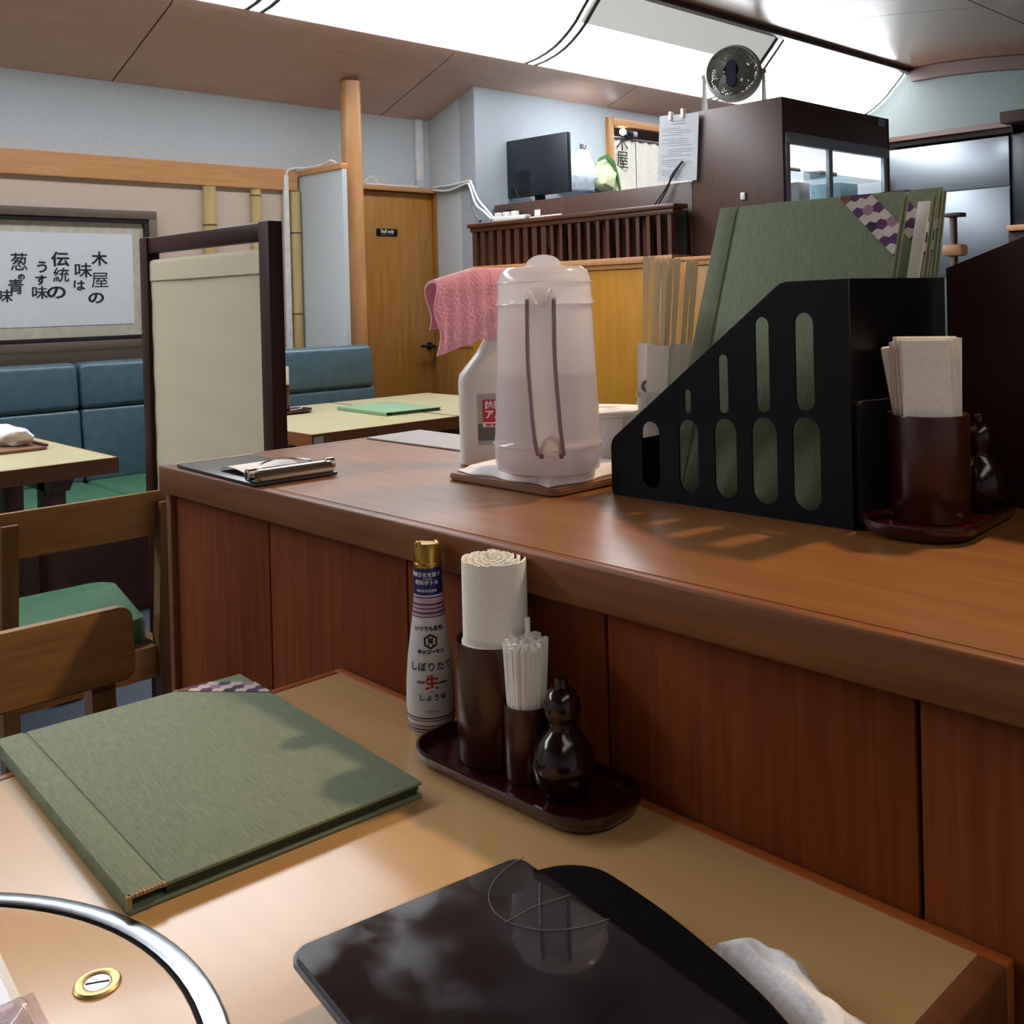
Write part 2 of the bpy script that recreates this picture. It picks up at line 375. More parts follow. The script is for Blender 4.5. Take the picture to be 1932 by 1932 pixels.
# ceiling: sloping soffit from the back wall up to the lamp cove, then a shallow arch
ceil = sroot('ceiling', (-3.0, 1.8, 2.6))
def ceil_strip(name, prof, y0, y1, mat, th=0.02):
    bm = bm_(); n = len(prof); pts = []
    up_ = [(x, z + th) for x, z in prof]
    prism(bm, prof + up_[::-1], 'y', y0, y1)
    return obj(name, bm, mat, ceil, True, smooth=True)
soff = [(-4.37, 2.100), (-4.16, 2.172), (-3.95, 2.245), (-3.80, 2.297), (-3.745, 2.322)]
ys = [-3.2, -1.32, 0.24, 1.80, 3.213, 4.56, 5.95, 6.84]
for a, b in zip(ys, ys[1:]): ceil_strip('soffit_panel', soff, a + 0.004, b - 0.004, m_ceil)
ceil_strip('soffit_backing', [(x, z + 0.021) for x, z in soff], -3.2, 6.84, m_gap)
arch = [(-3.205, 2.622), (-3.0, 2.622), (-2.83, 2.613), (-2.65, 2.598), (-2.47, 2.577), (-2.28, 2.551), (-2.095, 2.521)]
arch2 = [(-2.085, 2.519), (-1.7, 2.455), (-1.3, 2.42), (-0.6, 2.40), (2.5, 2.40)]
ya = [-3.2, -1.0, 0.57, 2.13, 3.70, 5.27, 6.84]
for a, b in zip(ya, ya[1:]):
    ceil_strip('arch_panel', arch, a + 0.003, b - 0.003, m_ceil2)
    ceil_strip('arch_panel', arch2, a + 0.003, b - 0.003, m_ceil2)
ceil_strip('arch_backing', [(x, z + 0.021) for x, z in arch + arch2], -3.2, 6.84, m_gap)
fz = [(-3.20, 2.619), (-3.0, 2.619), (-2.83, 2.610), (-2.65, 2.595), (-2.47, 2.574), (-2.28, 2.548), (-2.0, 2.50), (-1.7, 2.452)]
bm = bm_(); prism(bm, fz + [(x, z - 0.085) for x, z in fz][::-1], 'y', 6.79, 6.838); struct('trim_1', bm, m_fascia)
struct('trim_2', rbox(-3.255, -3.203, -3.2, 6.84, 2.594, 2.64, 0.006), m_trim)
# cove lamps: a curved diffuser with two bent ribs each
lp = [(-3.74, 2.325), (-3.665, 2.333), (-3.59, 2.350), (-3.53, 2.371), (-3.48, 2.397), (-3.43, 2.430), (-3.39, 2.462), (-3.345, 2.510), (-3.30, 2.556), (-3.25, 2.612)]
cl = ['far left lamp panel of the curved ceiling cove', 'left lamp panel of the curved cove, its rounded right end above the kitchen opening',
      'long cove lamp panel behind the fan, grey along its upper edge', 'far right cove lamp panel above the glass-door fridge']
def lamp(y0, y1, label, dim=False):
    t = thing('cove_lamp', label, 'ceiling light', (-3.5, (y0 + y1) / 2, 2.325), group='cove lamps along the ceiling')
    if dim:
        bm = bm_(); k = 6
        prism(bm, lp[:k + 1] + [(x - 0.004, z + 0.004) for x, z in lp[:k + 1]][::-1], 'y', y0 + 0.004, y1 - 0.004); obj('diffuser', bm, m_diff, t, True)
        bm = bm_(); prism(bm, lp[k:] + [(x - 0.004, z + 0.004) for x, z in lp[k:]][::-1], 'y', y0 + 0.004, y1 - 0.004)
        o = obj('diffuser_top', bm, m_diffdim, t, True); o['label'] = 'grey unlit upper strip of the diffuser'
    else:
        bm = bm_(); prism(bm, lp + [(x - 0.004, z + 0.004) for x, z in lp][::-1], 'y', y0 + 0.004, y1 - 0.004); obj('diffuser', bm, m_diff, t, True)
    for yy in (y0 + 0.034, y1 - 0.034):
        bm = bm_(); pr = [(x + 0.004, z - 0.006) for x, z in lp]
        prism(bm, pr + [(x - 0.012, z + 0.016) for x, z in lp][::-1], 'y', yy - 0.010, yy + 0.010); obj('rib', bm, m_rib, t, True)
def dim_mat():
    m, N, L, P = new_mat('lamp_diffuser_top'); P.inputs['Base Color'].default_value = (0.7, 0.7, 0.68, 1)
    P.inputs['Emission Color'].default_value = lin('#f2f3ea'); P.inputs['Emission Strength'].default_value = 0.42; P.inputs['Roughness'].default_value = 0.3
    return m
m_diffdim = dim_mat()
lamp(-2.56, -1.0, 'leftmost cove lamp panel, far beyond the framed calligraphy'); lamp(-1.0, 0.57, 'second cove lamp panel from the left end')
lamp(0.57, 2.13, cl[0]); lamp(2.13, 3.70, cl[1]); lamp(3.70, 5.27, cl[2], True); lamp(5.27, 6.84, cl[3])
struct('wall_cove', rbox(-3.80, -3.79, -3.2, 6.84, 2.33, 2.75), m_trim)
# papered wall under a honey-coloured head rail
struct('wall_papered', rbox(XW, -4.345, -3.2, 2.69, 0.0, 1.69), m_panel)
struct('trim_3', rbox(XW, -4.322, -3.2, 2.675, 1.673, 1.775, 0.004), m_honey)
struct('trim_4', rbox(-4.33, -3.965, 2.680, 2.722, 1.745, 1.772, 0.003), m_honey)
struct('wall_partition', rbox(XW, -3.965, 2.69, 2.715, 0.0, 1.745), m_wall)
t = thing('wooden_pole', 'varnished round log pole standing between the grey partition and the door', 'pole', (-4.10, 2.84, 0))
bm = bm_(); lathe(bm, [(0, 0), (0.055, 0), (0.054, 0.8), (0.0515, 1.2), (0.050, 1.8), (0.0485, 2.184), (0, 2.19)], 24, rf=lambda a: 1 + 0.012 * sin(3 * a)); obj('trunk', bm, m_log, t)
def bamboo(y, r, label, joints):
    t = thing('bamboo_pole', label, 'bamboo', (-4.328, y, 0.45), group='split bamboo poles on the papered wall')
    z = 0.0; prev = 0.0
    for j in joints + [1.223]:
        bm = bm_(); lathe(bm, [(0, prev), (r * 1.02, prev + 0.002), (r * 0.96, prev + 0.02), (r * 0.95, (prev + j) / 2), (r * 0.97, j - 0.02), (r * 1.03, j - 0.004), (0, j - 0.003)], 14); obj('segment', bm, m_bamboo, t)
        if j < 1.2:
            bm = bm_(); lathe(bm, [(r * 0.9, j - 0.006), (r * 1.06, j - 0.003), (r * 1.06, j + 0.003), (r * 0.9, j + 0.006)], 14); obj('node_ring', bm, m_node, t)
        prev = j
bamboo(2.214, 0.030, 'thickest bamboo pole on the wall, beside the picture frame', [0.55, 1.045])
bamboo(2.449, 0.024, 'middle bamboo pole, with a joint near its top', [0.7, 1.19])
bamboo(2.660, 0.026, 'bamboo pole against the grey partition, right of the white cable duct', [0.63, 1.02])
# white cable duct and cable
t = thing('cable_duct', 'slim white cable duct running up the wall left of the grey partition', 'cable duct', (-4.33, 2.60, 0.45))
bm = bm_(); prism(bm, [(0, 0.0), (0.024, 0), (0.024, 1.295), (0, 1.295)], 'x', 0.0, 0.016); bmesh.ops.translate(bm, vec=(0.0, -0.005, 0), verts=bm.verts)
obj('duct', bm, m_whitec, t)
obj('cable', ctube([(0.008, 0.012, 1.29), (0.01, 0.016, 1.315), (0.01, 0.05, 1.33), (0.06, 0.095, 1.331), (0.14, 0.10, 1.330), (0.2, 0.11, 1.338), (0.25, 0.105, 1.345), (0.3, 0.10, 1.330)], 0.006), m_whitec, t)
t = thing('pipe_duct', 'white duct running down the upper grey wall beside the recess', 'cable duct', (-4.36, 3.452, 1.73))
obj('duct', rbox(-0.01, 0.012, -0.024, 0.024, 0.0, 0.372, 0.003), m_whitec, t)
obj('duct_end', rbox(-0.01, 0.014, -0.026, 0.026, 0.0, 0.05, 0.003), m_wall, t)
# staff door
d = sroot('door_1', (-4.345, 3.16, 0))
obj('door_leaf', rbox(-4.36, -4.335, 2.80, 3.515, 0.01, 1.70, 0.002), m_honeyz, d, True)
obj('door_head', rbox(-4.365, -4.30, 2.78, 3.53, 1.704, 1.728, 0.002), m_honey, d, True)
obj('door_jamb', rbox(-4.365, -4.31, 3.518, 3.53, 0.0, 1.704), m_honeyz, d, True)
h = obj('door_handle', ctube([(-4.335, 3.47, 0.885), (-4.29, 3.47, 0.885), (-4.285, 3.45, 0.885), (-4.285, 3.38, 0.888)], 0.008), m_gap, d, True)
bm = bm_(); lathe(bm, [(0, 0), (0.02, 0), (0.02, 0.006), (0, 0.006)], 16); bm.transform(Matrix.Translation((-4.335, 3.47, 0.885)) @ Matrix.Rotation(rad(90), 4, 'Y')); obj('handle_rose', bm, m_gap, d, True)
t = thing('door_sign', 'small black staff sign on the wooden door', 'sign', (-4.334, 3.208, 1.47))
obj('plate', rbox(0, 0.004, -0.066, 0.066, 0, 0.037, 0.001), m_black, t)
letter('Staff only', 0.026, m_white, t, plane4((0.0045, 0.0, 0.023), (0, 1, 0), (0, 0, 1)), 0.0004, 0.92)
bm = bm_(); bar_lines(bm, [(-0.04, -0.012, 0, 0.003), (-0.005, 0.006, 0, 0.003), (0.012, 0.03, 0, 0.002)], plane4((0.004, 0, 0.007), (0, 1, 0), (0, 0, 1)), 0.0006); obj('small_print', bm, m_inkg, t, recalc=False)
tag(obj('sticky_strip', rbox(-4.33, -4.306, 3.06, 3.40, 1.729, 1.736), m_whitec), 'flat white cable strip lying along the top of the door frame', 'cable strip')
tag(obj('white_wire', ctube([(-4.33, 3.06, 1.733), (-4.32, 3.10, 1.77), (-4.32, 3.13, 1.765), (-4.32, 3.15, 1.735)], 0.004), m_whitec), 'loop of white wire on the door frame beside the pole', 'wire')
# low wainscot and cables on the recess wall
bm = bm_(); box(bm, -4.33, -3.995, 3.505, 3.53, 0.0, 0.88); box(bm, -4.335, -3.99, 3.497, 3.53, 0.88, 0.893); struct('trim_5', bm, m_honeyz)
for k, (dz, lab, mm) in enumerate(((0.0, 'white cable draped from the door head to the power strip, upper one', m_whitec), (-0.014, 'lower white cable beside the power strip, hanging a little slack', m_whitec))):
    tag(obj('white_cable', ctube([(-4.33, 3.515 + dz, 1.738 + dz), (-4.18, 3.515 + dz, 1.735 + dz * 2), (-4.03, 3.512 + dz, 1.742 + dz), (-3.975, 3.487 + dz, 1.722 + dz), (-3.92, 3.478 + dz, 1.64 + dz * 2), (-3.85, 3.472 + dz, 1.58 + dz), (-3.79, 3.474 + dz * 1.6, 1.525)], 0.006), mm), lab, 'cable', 'cables at the kitchen corner')
tag(obj('grey_cable', ctube([(-4.30, 3.512, 1.72), (-4.03, 3.512, 1.715), (-3.978, 3.485, 1.69), (-3.955, 3.475, 1.60), (-3.92, 3.465, 1.55), (-3.89, 3.465, 1.523)], 0.009), m_greyc), 'thick grey cable curving down to the dark slatted rail', 'cable')

# ================================================================ framed calligraphy
t = thing('framed_calligraphy', 'wide framed sheet of brush calligraphy above the blue bench', 'picture', (-4.325, 1.2, 0.965))
def frame4(name, x0, x1, y0, y1, z0, z1, w, mat, par, world=True):
    bm = bm_(); box(bm, x0, x1, y0, y1, z1 - w, z1, 0.002); box(bm, x0, x1, y0, y1, z0, z0 + w, 0.002)
    box(bm, x0, x1, y0, y0 + w, z0 + w, z1 - w, 0.002); box(bm, x0, x1, y1 - w, y1, z0 + w, z1 - w, 0.002)
    return obj(name, bm, mat, par, world)
frame4('frame', -4.345, -4.305, 0.42, 1.955, 0.960, 1.545, 0.036, m_pframe, t)
frame4('inner_frame', -4.345, -4.311, 0.456, 1.919, 0.996, 1.509, 0.018, m_pinner, t)
obj('mount', rbox(-4.344, -4.330, 0.47, 1.905, 1.01, 1.495), m_mount, t, True)
obj('sheet', rbox(-4.330, -4.328, 0.525, 1.852, 1.062, 1.444), m_sheet, t, True)
obj('glass_pane', rbox(-4.3215, -4.3195, 0.474, 1.901, 1.014, 1.491), m_pane, t, True)
for ch, y, z, s, sx in (('木', 1.709, 1.334, 0.0624, 1), ('屋', 1.709, 1.245, 0.0720, 1), ('の', 1.691, 1.172, 0.0560, 1.25), ('味', 1.64, 1.285, 0.0656, 1.1), ('は', 1.621, 1.224, 0.0480, 1),
                        ('伝', 1.549, 1.331, 0.0624, 1.1), ('統', 1.551, 1.266, 0.0624, 1), ('の', 1.53, 1.197, 0.0624, 1.3), ('う', 1.477, 1.30, 0.0528, 1), ('す', 1.47, 1.247, 0.0448, 1), ('味', 1.464, 1.196, 0.0560, 1.1),
                        ('葱', 1.389, 1.318, 0.0760, .85), ('の', 1.396, 1.262, 0.0272, 1), ('青', 1.374, 1.22, 0.0640, .9), ('味', 1.331, 1.185, 0.0528, 1.1)):
    letter(ch, s, m_ink, t, MAT[t.name].inverted() @ plane4((-4.3272, y, z), (0, 1, 0), (0, 0, 1)), {'屋': 0.0, '葱': 0.0007, '統': 0.0007, '青': 0.0009, '味': 0.0008}.get(ch, 0.0015), sx=sx * 1.08)

# ================================================================ wall bench and the tables in front of it
def pad(t, x0, x1, tilt, y0, y1, z0, z1, rd, name, mat):
    bm = bm_(); box(bm, x0, x1, y0 + 0.003, y1 - 0.003, z0, z1, rd, 4)
    for v in bm.verts: v.co.x -= tilt * (v.co.z - 0.43)
    return obj(name, bm, mat, t, True)
def bench(label, xb, depth, secs, dz):
    t = thing('long_bench', label, 'bench', (xb + 0.3, (secs[0] + secs[-1]) / 2, 0), group='blue vinyl benches along the papered wall')
    for a, b in zip(secs, secs[1:]):
        pad(t, xb - 0.10, xb, 0.1, a, b, 0.43, 0.727 + dz, 0.018, 'back_cushion', m_blue)
        pad(t, xb - 0.10, xb + 0.005, 0.1, a, b, 0.7235 + dz, 0.913 + dz, 0.026, 'head_cushion', m_blue)
        pad(t, xb - 0.07, xb + depth, 0.0, a, b, 0.32, 0.44, 0.025, 'seat_cushion', m_green)
    obj('plinth', rbox(xb - 0.13, xb + depth - 0.05, secs[0], secs[-1], 0.0, 0.32, 0.004), m_dark, t, True)
bench('long blue vinyl bench with green seat cushions under the framed calligraphy', -4.17, 0.47, [-0.6, 0.13, 0.85, 1.57, 1.93], 0.0)
bench('short end section of blue bench beside the wooden pole, behind the pale tables', -3.80, 0.13, [1.96, 2.755], 0.022)
def dining_table(label, x0, x1, y0, y1, mtop, mside, th=0.045, group=None, post=None):
    t = thing('dining_table', label, 'table', ((x0 + x1) / 2, (y0 + y1) / 2, 0), group=group)
    obj('tabletop', rbox(x0 + 0.006, x1 - 0.006, y0 + 0.006, y1 - 0.006, 0.70 - th, 0.70), mtop, t, True)
    for a in ((x0, x1, y0, y0 + 0.006), (x0, x1, y1 - 0.006, y1), (x0, x0 + 0.006, y0 + 0.006, y1 - 0.006), (x1 - 0.006, x1, y0 + 0.006, y1 - 0.006)):
        obj('edge_band', rbox(*a, 0.70 - th, 0.6995), mside, t, True)
    cx = (x0 + x1) / 2
    for py in (post or (y0 + 0.12, y1 - 0.12)):
        obj('leg', rbox(cx - 0.22, cx - 0.15, py - 0.03, py + 0.03, 0.05, 0.70 - th, 0.003), m_dark, t, True)
        obj('leg', rbox(cx + 0.15, cx + 0.22, py - 0.03, py + 0.03, 0.05, 0.70 - th, 0.003), m_dark, t, True)
        obj('foot', rbox(cx - 0.3, cx + 0.3, py - 0.035, py + 0.035, 0.0, 0.05, 0.004), m_dark, t, True)
        bm = bm_(); prism(bm, [(cx - 0.3, 0.70 - th), (cx + 0.3, 0.70 - th), (cx + 0.25, 0.60), (cx - 0.25, 0.60)], 'y', py - 0.03, py + 0.03); obj('bracket', bm, m_dark, t, True)
    return t
dining_table('booth table in front of the blue bench with a rolled towel on it', -3.72, -2.944, 0.42, 1.202, m_table2, m_tedged)
t = dining_table('pale table behind the cloth screen, paper sticker on its edge, left of the pair', -3.76, -2.898, 1.82, 2.452, m_table2, m_tedged, group='pair of pale tables by the door')
obj('sticker', rbox(-2.8985, -2.897, 1.79 + 0.038, 1.79 + 0.075, 0.655, 0.69), m_offwhite, t, True)
dining_table('pale table nearest the staff door, right one of the pair', -3.76, -2.90, 2.458, 2.99, m_table2, m_tedged, group='pair of pale tables by the door')
# rolled wet towel on a little tray, booth table
t = thing('towel_tray', 'small bamboo tray under a crumpled wet towel on the booth table', 'tray', (-3.40, 1.05, 0.70))
bm = bm_(); pl = rrect(-0.16, 0.12, -0.075, 0.075, 0.02, 3); prism(bm, pl, 'z', 0.001, 0.009, 0.002); obj('tray_base', bm, m_trayw, t)
for s in (-1, 1): obj('tray_lip', rbox(-0.15, 0.11, s * 0.072 - 0.005, s * 0.072 + 0.005, 0.009, 0.017, 0.002), m_dark, t)
def lump(name, rings, mat, seed, amp, loc, rz=0.0, sc=(1, 1, 1)):
    rnd = random.Random(seed); bm = bm_(); bmesh.ops.create_icosphere(bm, subdivisions=4, radius=1.0)
    ph = [(rnd.uniform(1.5, 5), rnd.uniform(0, 6), Vector((rnd.uniform(-1, 1), rnd.uniform(-1, 1), rnd.uniform(-1, 1))).normalized()) for _ in range(rings)]
    for v in bm.verts:
        n = v.co.normalized(); k = 1 + sum(amp * sin(f * 2.2 * n.dot(d) + p) for f, p, d in ph)
        v.co = Vector((n.x * sc[0] * k, n.y * sc[1] * k, n.z * sc[2] * k))
    zmin = -sc[2] * 0.62
    for v in bm.verts: v.co.z = max(v.co.z, zmin)
    bmesh.ops.translate(bm, vec=(0, 0, -zmin), verts=bm.verts)
    bm.transform(Matrix.Translation(loc) @ Matrix.Rotation(rz, 4, 'Z')); return obj(name, bm, mat)
tag(lump('wet_towel', 6, m_cloth, 3, 0.09, (-3.45, 1.045, 0.7105), 0.3, (0.105, 0.05, 0.036)), 'crumpled white wet towel on the little tray of the booth table', 'towel')
# green menu and napkin cup on the far pair of tables are built with the near ones below
# ================================================================ kitchen front
t = thing('kitchen_counter', 'yellowish wood-panelled kitchen counter front with a thin ledge', 'counter', (-2.9, 3.6, 0))
for a, b in ((-3.985, -3.303), (-3.297, -2.353), (-2.347, -1.64)):
    obj('front_panel', rbox(a, b, 3.478, 3.50, 0.02, 1.245, 0.002), m_yellow, t, True)
obj('carcass', rbox(-3.985, -1.64, 3.50, 3.64, 0.0, 1.25), m_dark, t, True)
obj('rail', rbox(-3.985, -1.64, 3.470, 3.50, 1.247, 1.268, 0.003), m_honey, t, True)
obj('ledge', rbox(-3.985, -2.675, 3.455, 3.60, 1.268, 1.296, 0.003), m_honey, t, True)
obj('ledge', rbox(-2.675, -1.64, 3.462, 3.60, 1.268, 1.284, 0.003), m_honey, t, True)
t = thing('slatted_rail', 'dark brown slatted rail with a flat cap on the kitchen counter', 'railing', (-3.3, 3.5, 1.296))
obj('cap', rbox(-3.985, -2.66, 3.455, 3.555, 1.492, 1.512, 0.004), m_darkx, t, True)
obj('under_cap', rbox(-3.975, -2.675, 3.468, 3.54, 1.470, 1.492, 0.003), m_darkx, t, True)
x = -3.965; i = 0
while x < -2.69:
    w = (0.034 if x < -3.45 else 0.02); obj('slat', rbox(x, x + w, 3.475, 3.50, 1.296, 1.470), m_dark, t, True)
    x += (0.062 if x < -3.45 else 0.058); i += 1
for x in (-3.90, -3.66, -3.42, -3.15, -2.9): obj('rear_slat', rbox(x, x + 0.05, 3.53, 3.545, 1.296, 1.470), m_dark, t, True)
obj('back_board', rbox(-3.985, -2.69, 3.58, 3.59, 1.2965, 1.49), m_gap, t, True)
for x, h, lab in ((-3.875, 0.155, 'leftmost'), (-3.60, 0.09, 'second'), (-3.44, 0.1, 'third')):
    tag(obj('paper_slip', rbox(x, x + 0.022, 3.508, 3.510, 1.468 - h, 1.468), m_offwhite), lab + ' pale slip seen between the slats of the dark rail', 'paper', 'slips behind the slats')
for x, lb in ((-3.78, 'left'), (-3.72, 'middle'), (-3.48, 'right')):
    tag(obj('thin_wire', ctube([(x, 3.515, 1.468), (x + 0.012, 3.512, 1.40), (x + 0.035, 3.513, 1.34), (x + 0.03, 3.515, 1.2975)], 0.003, 6), m_whitec), lb + ' one of three thin white wires hanging behind the dark slats', 'wire', 'wires behind the slats')
# board behind the rail and the shelf carrying the monitor
tag(obj('shelf_board', rbox(-3.93, -2.672, 3.60, 3.62, 1.27, 1.612, 0.002), m_fridgebrown), 'low brown board standing behind the slatted rail', 'board')
tag(obj('kitchen_shelf', rbox(-3.985, -2.68, 3.64, 3.97, 1.56, 1.60, 0.002), m_steelp), 'steel shelf behind the low brown board', 'shelf')
t = thing('monitor', 'flat black monitor standing behind the low brown board', 'monitor', (-3.80, 3.78, 1.60), rad(4))
obj('screen_panel', rbox(-0.225, 0.225, -0.012, 0.02, 0.06, 0.365, 0.005), m_monitor, t)
obj('neck', rbox(-0.03, 0.03, 0.02, 0.04, 0.005, 0.2, 0.003), m_black, t)
obj('foot', rbox(-0.1, 0.1, -0.04, 0.1, 0.0, 0.01, 0.003), m_black, t)
t = thing('acrylic_stand', 'small clear acrylic stand in front of the black monitor', 'stand', (-3.745, 3.61, 1.612))
obj('plate', rbox(-0.073, 0.073, -0.003, 0.003, 0.012, 0.155, 0.001), m_acryl, t)
obj('foot', rbox(-0.08, 0.08, -0.009, 0.009, 0.0, 0.012, 0.001), m_acryl, t)
t = thing('power_strip', 'white power strip lying on the cap of the slatted rail', 'power strip', (-3.69, 3.482, 1.512))
obj('body', rbox(-0.12, 0.13, -0.02, 0.02, 0.0, 0.022, 0.004), m_white, t)
for k in range(3): obj('plug', rbox(-0.1 + k * 0.06, -0.065 + k * 0.06, -0.012, 0.012, 0.022, 0.045, 0.003), m_white, t)
tag(obj('white_rod', rbox(-3.545, -3.33, 3.474, 3.486, 1.5125, 1.520, 0.002), m_white), 'thin white strip lying on the rail cap right of the power strip', 'strip')
tag(obj('small_label', rbox(-3.63, -3.59, 3.595, 3.5995, 1.535, 1.565), m_paper), 'small white label stuck to the low brown board', 'label')
tag(obj('black_wire', ctube([(-3.87, 3.592, 1.513), (-3.86, 3.59, 1.565), (-3.80, 3.588, 1.58), (-3.70, 3.588, 1.55), (-3.63, 3.588, 1.515)], 0.004, 6), m_blackc), 'black wire looping over the rail cap beside the power strip', 'wire')
for k in range(2):
    tag(obj('black_cable', ctube([(-2.70, 3.575, 1.70), (-2.745 - 0.01 * k, 3.57, 1.645), (-2.79 + 0.01 * k, 3.57, 1.59), (-2.84 + 0.022 * k, 3.545, 1.517)], 0.004, 6), m_blackc), ('left' if k == 0 else 'right') + ' one of two black cables slanting down to the rail from the pinned notice', 'cable', 'black cables by the notice')
# the glass-door cabinet
xf = -2.225
t = thing('glass_door_fridge', 'tall brown-sided refrigerated cabinet with lit sliding glass doors', 'fridge', (-2.45, 4.05, 1.284))
obj('side_panel', rbox(-2.67, xf, 3.60, 3.62, 1.284, 1.905, 0.002), m_fridgebrown, t, True)
obj('side_panel', rbox(-2.67, xf, 4.475, 4.495, 1.284, 1.905, 0.002), m_fridgebrown, t, True)
obj('top_panel', rbox(-2.67, xf + 0.001, 3.62, 4.475, 1.885, 1.905, 0.002), m_fridgebrown, t, True)
obj('back_panel', rbox(-2.67, -2.655, 3.62, 4.475, 1.284, 1.885), m_white, t, True)
for a in (3.6202, 4.4698): obj('liner', rbox(-2.654, xf - 0.03, a, a + 0.005, 1.32, 1.88), m_white, t, True)
obj('lit_panel', rbox(-2.654, -2.650, 3.63, 4.465, 1.33, 1.88), m_fin, t, True)
obj('header', rbox(xf - 0.02, xf, 3.62, 4.475, 1.768, 1.885, 0.002), m_fridgebrown, t, True)
obj('head_rail', rbox(xf - 0.02, xf + 0.006, 3.635, 4.475, 1.722, 1.768, 0.003), m_alu, t, True)
obj('bottom_panel', rbox(-2.655, xf, 3.62, 4.475, 1.284, 1.32), m_alu, t, True)
for a, b, dx in ((3.64, 3.995, -0.012), (3.955, 4.47, -0.002)):
    dd = obj('glass_door', rbox(xf + dx - 0.006, xf + dx - 0.002, a, b, 1.32, 1.722), m_pane, t, True)
    frm = bm_(); box(frm, xf + dx - 0.010, xf + dx + 0.002, a, a + 0.03, 1.32, 1.722); box(frm, xf + dx - 0.010, xf + dx + 0.002, b - 0.03, b, 1.32, 1.722); box(frm, xf + dx - 0.010, xf + dx + 0.002, a, b, 1.32, 1.335)
    o = obj('door_frame', frm, m_alu, dd, True)
obj('shelf', rbox(-2.645, xf - 0.03, 3.63, 4.465, 1.48, 1.486), m_acryl, t, True)
obj('shelf', rbox(-2.645, xf - 0.03, 3.63, 4.465, 1.62, 1.626), m_acryl, t, True)
m_bg = M('green_bottle', '#2c7a3d', 0.15, coat=0.3); m_box = M('pale_blue_tub', '#a8d0d6', 0.4)
def bottle(x, y, z, h, r, m, label):
    bm = bm_(); lathe(bm, [(0, 0), (r, 0), (r, h * 0.55), (r * 0.45, h * 0.75), (r * 0.4, h * 0.95), (r * 0.48, h), (0, h)], 16)
    bm.transform(Matrix.Translation((x, y, z))); tag(obj('bottle', bm, m), label, 'bottle')
bottle(-2.30, 3.665, 1.488, 0.125, 0.022, m_bg, 'green glass bottle at the left edge behind the fridge glass')
bottle(-2.38, 3.76, 1.488, 0.11, 0.02, m_white, 'pale bottle right of the green one inside the lit fridge')
for y0, y1, z, h, m, lab in ((3.70, 3.86, 1.626, 0.02, m_dgrey, 'flat dark tray on the upper fridge shelf, left side'), (4.02, 4.16, 1.626, 0.022, m_dgrey, 'flat dark tray on the upper fridge shelf, right side'), (4.18, 4.34, 1.488, 0.12, m_box, 'pale blue tub inside the right fridge door'), (3.84, 3.93, 1.488, 0.10, m_white, 'white tub inside the left fridge door')):
    tag(obj('food_container', rbox(-2.45, -2.30, y0, y1, z, z + h, 0.006), m), lab, 'container')
tag(obj('wall_clip', rbox(-2.423, -2.40, 3.588, 3.5995, 1.51, 1.54, 0.004), m_white), 'little white hook stuck on the brown side of the fridge', 'hook')
tag(obj('white_tag', rbox(xf + 0.0005, xf + 0.003, 4.39, 4.45, 1.865, 1.9), m_alu), 'small grey tag at the far top corner of the fridge front', 'tag')
# notice and the two pegs above it
t = thing('paper_notice', 'white printed notice hung over the edge of the brown fridge side', 'notice', (-2.74, 3.585, 1.62), rot=Matrix.Rotation(rad(4), 4, 'Y'))
obj('sheet', rbox(-0.105, 0.105, -0.001, 0.001, 0.0, 0.285), m_notice, t)
rows = [(-0.03 + 0.015 * k - 0.008, -0.03 + 0.015 * k + 0.001, 0.257, 0.006) for k in range(5)] + [(-0.04, 0.04, 0.245, 0.003)]
rnd = random.Random(2)
for k in range(24):
    y = 0.225 - k * 0.009
    if k % 5 == 4: continue
    rows.append((-0.085 + rnd.choice((0, 0.0, 0.03)), rnd.uniform(0.0, 0.085), y, 0.0022))
bm = bm_(); bar_lines(bm, rows, plane4((0, -0.001, 0), (1, 0, 0), (0, 0, 1)), 0.0006); obj('print', bm, m_inkg, t, recalc=False)
for k, x in enumerate((-2.765, -2.70)):
    tag(obj('clothes_peg', rbox(x - 0.008, x + 0.008, 3.578, 3.598, 1.885, 1.922 + 0.004 * k, 0.002), m_white), ('left' if k == 0 else 'right') + ' white peg holding the top of the paper notice', 'peg', 'pegs on the notice')
# circulator fan on the cabinet
t = thing('desk_fan', 'round grey desk fan on top of the brown fridge', 'fan', (-2.53, 3.72, 1.905), rad(24))
TL = Matrix.Translation((0, 0, 0.158)) @ Matrix.Rotation(rad(84), 4, 'X') 
def fo(name, bm, m, par=None): bm.transform(TL); return obj(name, bm, m, par or t)
bm = bm_(); lathe(bm, [(0.104, -0.045), (0.118, -0.03), (0.120, 0.0), (0.117, 0.03), (0.108, 0.04), (0.104, 0.034), (0.110, 0.0), (0.106, -0.04), (0.104, -0.045)], 40); fo('housing', bm, m_fan)
for name, z, sg in (('front_grille', 0.036, 1), ('rear_grille', -0.04, -1)):
    bm = bm_(); nb = 60 if sg > 0 else 64
    for k in range(nb):
        a = 2 * pi * k / nb; pts = []
        for q in range(6):
            f = q / 5; r = 0.032 + f * 0.074; aa = a + sg * 0.55 * f
            pts.append((r * cos(aa), r * sin(aa), z + sg * 0.016 * (1 - f)))
        tube(bm, pts, 0.0028 if sg > 0 else 0.0026, 5, False)
    for rr in (0.045, 0.06, 0.075, 0.09): 
        tube(bm, [(rr * cos(2 * pi * k / 32), rr * sin(2 * pi * k / 32), z + sg * 0.016 * (1 - (rr - 0.032) / 0.074)) for k in range(33)], 0.0016, 4, False)
    o = fo(name, bm, m_fang); 
